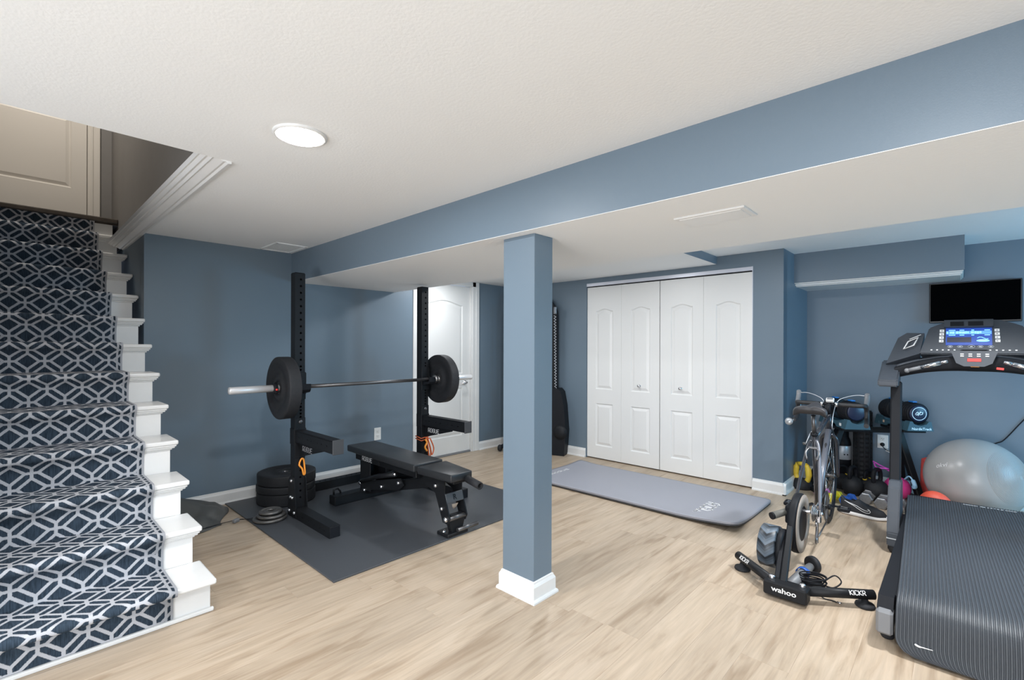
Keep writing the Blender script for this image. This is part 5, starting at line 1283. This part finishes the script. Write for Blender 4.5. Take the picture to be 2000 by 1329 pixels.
# lower cross bar: arched, with cup recesses, grips, keypad and red stop button
bm_ = B()
def bar_fn(u, v):
    x = -.335 + (mx(-.335) + .335) * u; w = abs(x - TXC) / .395; zc = 1.205 - .075 * w ** 2.2; a = 2 * PI * v
    hh = .040 + .012 * (1 - w); yy = 4.145 + .075 * w
    return V((x, yy + .055 * math.copysign(abs(math.cos(a)) ** .6, math.cos(a)), zc + hh * math.copysign(abs(math.sin(a)) ** .6, math.sin(a))))
g = bm_.grid(bar_fn, 40, 20); obj('cross_bar', bm_, M_black2, tm)
def shelf(u, v):
    x = -.325 + (mx(-.325) + .325) * u; w = abs(x - TXC) / .385
    return V((x, 4.12 + .07 * w + .10 * v, 1.252 - .070 * w ** 2.2 + .012 * v))
b = B(); t_ = b.grid(shelf, 40, 3); 
for e in list(b.bm.verts): pass
r_ = bmesh.ops.extrude_face_region(b.bm, geom=list(b.bm.faces)); bmesh.ops.translate(b.bm, vec=(0, 0, -.022), verts=[v for v in r_['geom'] if isinstance(v, bmesh.types.BMVert)])
sf = obj('front_shelf', b, M_console, tm)
for s in (0, 1):
    f = (lambda x: x) if s == 0 else mx
    b = B(); b.sphere((0, 0, 0), 1, 24, 10, (.082, .040, .012)); b.xform(Matrix.Translation(V((f(-.135), 4.20, 1.236))) @ Matrix.Rotation(-.22 if s == 0 else .22, 4, 'Y')); obj('cup_recess', b, M_black2, sf)
    a, c = V((f(-.262), 4.085, 1.150)), V((f(-.062), 4.058, 1.217)); m_ = a.lerp(c, .35)
    gr = obj('grip_bar', B().tube([a, m_], .012, 14), M_midgrey, tm)
    obj('steel_sensor', B().tube([m_, a.lerp(c, .82)], .0135, 14), M_chrome, gr); obj('grip_end', B().tube([a.lerp(c, .82), c], [.012, .009], 14), M_steel, gr)
    obj('grip_knob', B().sphere(a, .0155, 14, 8), M_midgrey, gr)
b = B(); b.prism([(-.105, .0), (.105, .0), (.080, -.075), (.045, -.095), (-.045, -.095), (-.080, -.075)], (TXC - .005, 4.078, 1.282), (1, 0, 0), (0, .28, 1), (0, .05, 0)); kp = obj('keypad', b, M_console, tm)
kz = lambda x, z, dx, dz: B().obox((x, 4.078 + .28 * (z - 1.282) - .002, z), (dx, .006, dz), None, .0015)
for i in range(4):
    for zz in (1.262, 1.250): obj('key', kz(TXC - .058 + .037 * i, zz, .017, .007), M_print, kp)
obj('stop_button', kz(TXC - .004, 1.226, .062, .020), M_red, kp)
obj('safety_clip', B().tube([V((TXC - .020, 4.072, 1.192)), V((TXC - .016, 4.062, 1.186)), V((TXC + .016, 4.062, 1.186)), V((TXC + .020, 4.072, 1.192))], .004, 8), M_orange, kp)
obj('red_label', B().obox((.168, 4.078, 1.176), (.032, .004, .014), Euler((0, .12, 0)), .001), M_red, tm)
# orange latch beside the left rail
obj('latch', B().sphere((-.279, 3.90, .115), .016, 14, 8, (.5, 1.0, 1.5)), M_orange, tm)
b = B(); b.box(-.285, mx(-.285), 4.25, 4.63, .055, .215, .03, 3); obj('motor_hood', b, M_black2, tm)

# ribbed mat laid over the treadmill deck, hanging down at the back
rm = thing('ribbed_mat', 'long charcoal ribbed mat draped over the treadmill deck', 'mat', (TXC, 3.4, 0))
L0 = smooth_path([(0, 4.50, .2235), (0, 4.30, .2240), (0, 4.0, .2165), (0, 3.4, .2155), (0, 2.95, .2150), (0, 2.78, .2130), (0, 2.70, .198), (0, 2.650, .165), (0, 2.625, .11), (0, 2.608, .06), (0, 2.590, .0125)], 5)
WID, NR = .605, 48
def lane(u, i, th):
    p = L0[i]; t = (L0[min(i + 1, len(L0) - 1)] - L0[max(i - 1, 0)]).normalized(); n = V((0, t.z, -t.y)); n = n if n.z > 0 or n.y < 0 else -n
    s = i / (len(L0) - 1); ins = 0
    if p.z < .075: ins = .065 * (1 - math.sqrt(max(0, 1 - ((.075 - p.z) / .0625) ** 2))) if p.z > .012 else .065
    x0 = -.205 - .045 * (p.y - 2.75) if p.y > 2.75 else -.205
    x = x0 + ins + (WID - 2 * ins) * u
    y = p.y + .055 * u * max(0, min(1, (p.y - 3.9) / .6))
    return V((x, y, p.z)) + n * th
b = B(); bm = b.bm; cols = []
prof = []
for k in range(NR): prof += [((k + .06) / NR, .0052), ((k + .26) / NR, .0088), ((k + .66) / NR, .0088), ((k + .86) / NR, .0052)]
prof = [(0, .0005), (0, .0052)] + prof + [(1, .0052), (1, .0005)]
for i in range(len(L0)): cols.append([bm.verts.new(lane(u, i, th)) for u, th in prof])
n = len(prof)
for i in range(len(L0) - 1):
    for k in range(n):
        f = bm.faces.new((cols[i][k], cols[i][(k + 1) % n], cols[i + 1][(k + 1) % n], cols[i + 1][k]))
        f.smooth = False
bm.faces.new(cols[0]); bm.faces.new(cols[-1][::-1])
obj('mat_sheet', b, M_rib, rm)
b = B()
for u0, u1, w in ((.48, .60, .004), (.62, .66, .006), (.675, .69, .009), (.70, .715, .008), (.725, .74, .006), (.75, .77, .009), (.78, .80, .008), (.81, .90, .005)):
    p0, p1 = lane(u0, 1, .0094), lane(u1, 1, .0094); b.bar(p0, p1, w, .0008, (0, 0, 1))
o = obj('printed_line', b, M_print, rm); o['kind'] = 'stuff'
i = len(L0) - 6; b = B(); P = [lane(.105 + .012 * k, i - (0 if k < 3 else 0), .0098) for k in range(9)]
b.tube([P[0] + V((0, 0, .002)), P[1] + V((0, 0, -.001)), P[2] + V((0, 0, -.003)), P[3] + V((0, 0, -.002)), P[8]], [.003, .004, .004, .0022, .0012], 6); obj('printed_mark', b, M_print, rm)

# exercise ball and the red-orange ball behind it
bl = thing('exercise_ball', 'large silver exercise ball resting on the floor behind the treadmill', 'ball', (.073, 5.085, 0))
BR = .300; BCc = V((.073, 5.085, .3005))
b = B(); b.sphere(BCc, BR, 64, 40); obj('shell', b, M_ball, bl)
b = B(); ax = V((.72, -.5, .25)).normalized(); u_ = ax.orthogonal().normalized(); w_ = ax.cross(u_)
for k in range(26):
    th = .05 + .026 * k
    b.tube([BCc + (ax * math.cos(th) + (u_ * math.cos(a) + w_ * math.sin(a)) * math.sin(th)) * (BR + .0002) for a in [2 * PI * i / 48 for i in range(48)]], .0014, 4, closed=True)
o = obj('grip_rings', b, M_ball, bl); o['kind'] = 'stuff'
dirc = V((-.62, -.70, .36)).normalized(); xd = V((-dirc.y, dirc.x, 0)).normalized(); xd = (xd + V((0, 0, .45))).normalized(); xd = (xd - dirc * xd.dot(dirc)).normalized(); yd = dirc.cross(xd)
lt_ = text('okvi', .048, (0, 0, 0), (1, 0, 0), (0, 1, 0), M_print, None, .0, shear=.3, depth=0)
for v in lt_.data.vertices:
    p = BCc + dirc * BR + xd * v.co.x + yd * v.co.y; p = BCc + (p - BCc).normalized() * (BR + .0008); v.co = p - BASE[bl.name]
lt_.parent = bl
ob = thing('orange_ball', 'red-orange rubber ball wedged beneath the silver exercise ball', 'ball', (-.245, 4.93, 0))
b = B()
def soft(u, v):
    a, t = 2 * PI * u, PI * v; r = .125 * (1 + .05 * math.sin(5 * a) * math.sin(t) + .04 * math.cos(3 * t + a))
    return V((-.145 + r * .8 * math.cos(a) * math.sin(t), 4.74 + r * .55 * math.sin(a) * math.sin(t), .118 + .125 * -math.cos(t) * .93))
b.grid(soft, 30, 18); 
obj('skin', b, mat('red_orange_rubber', (.85, .11, .06), .45), ob)
ob2 = thing('red_bag', 'crumpled red bag behind the left side of the exercise ball', 'bag', (-.195, 5.36, 0))
b = B()
def bag(u, v):
    a = 2 * PI * u; z = .39 * v; r = .070 * (1 - .35 * v) * (1 + .12 * math.sin(7 * a + 6 * v) + .08 * math.sin(3 * a))
    if v > .93: r *= .25
    return V((-.195 + r * math.cos(a), 5.365 + r * .8 * math.sin(a), z + .004))
b.grid(bag, 36, 20); obj('fabric', b, mat('red_nylon', (.72, .10, .09), .45), ob2)
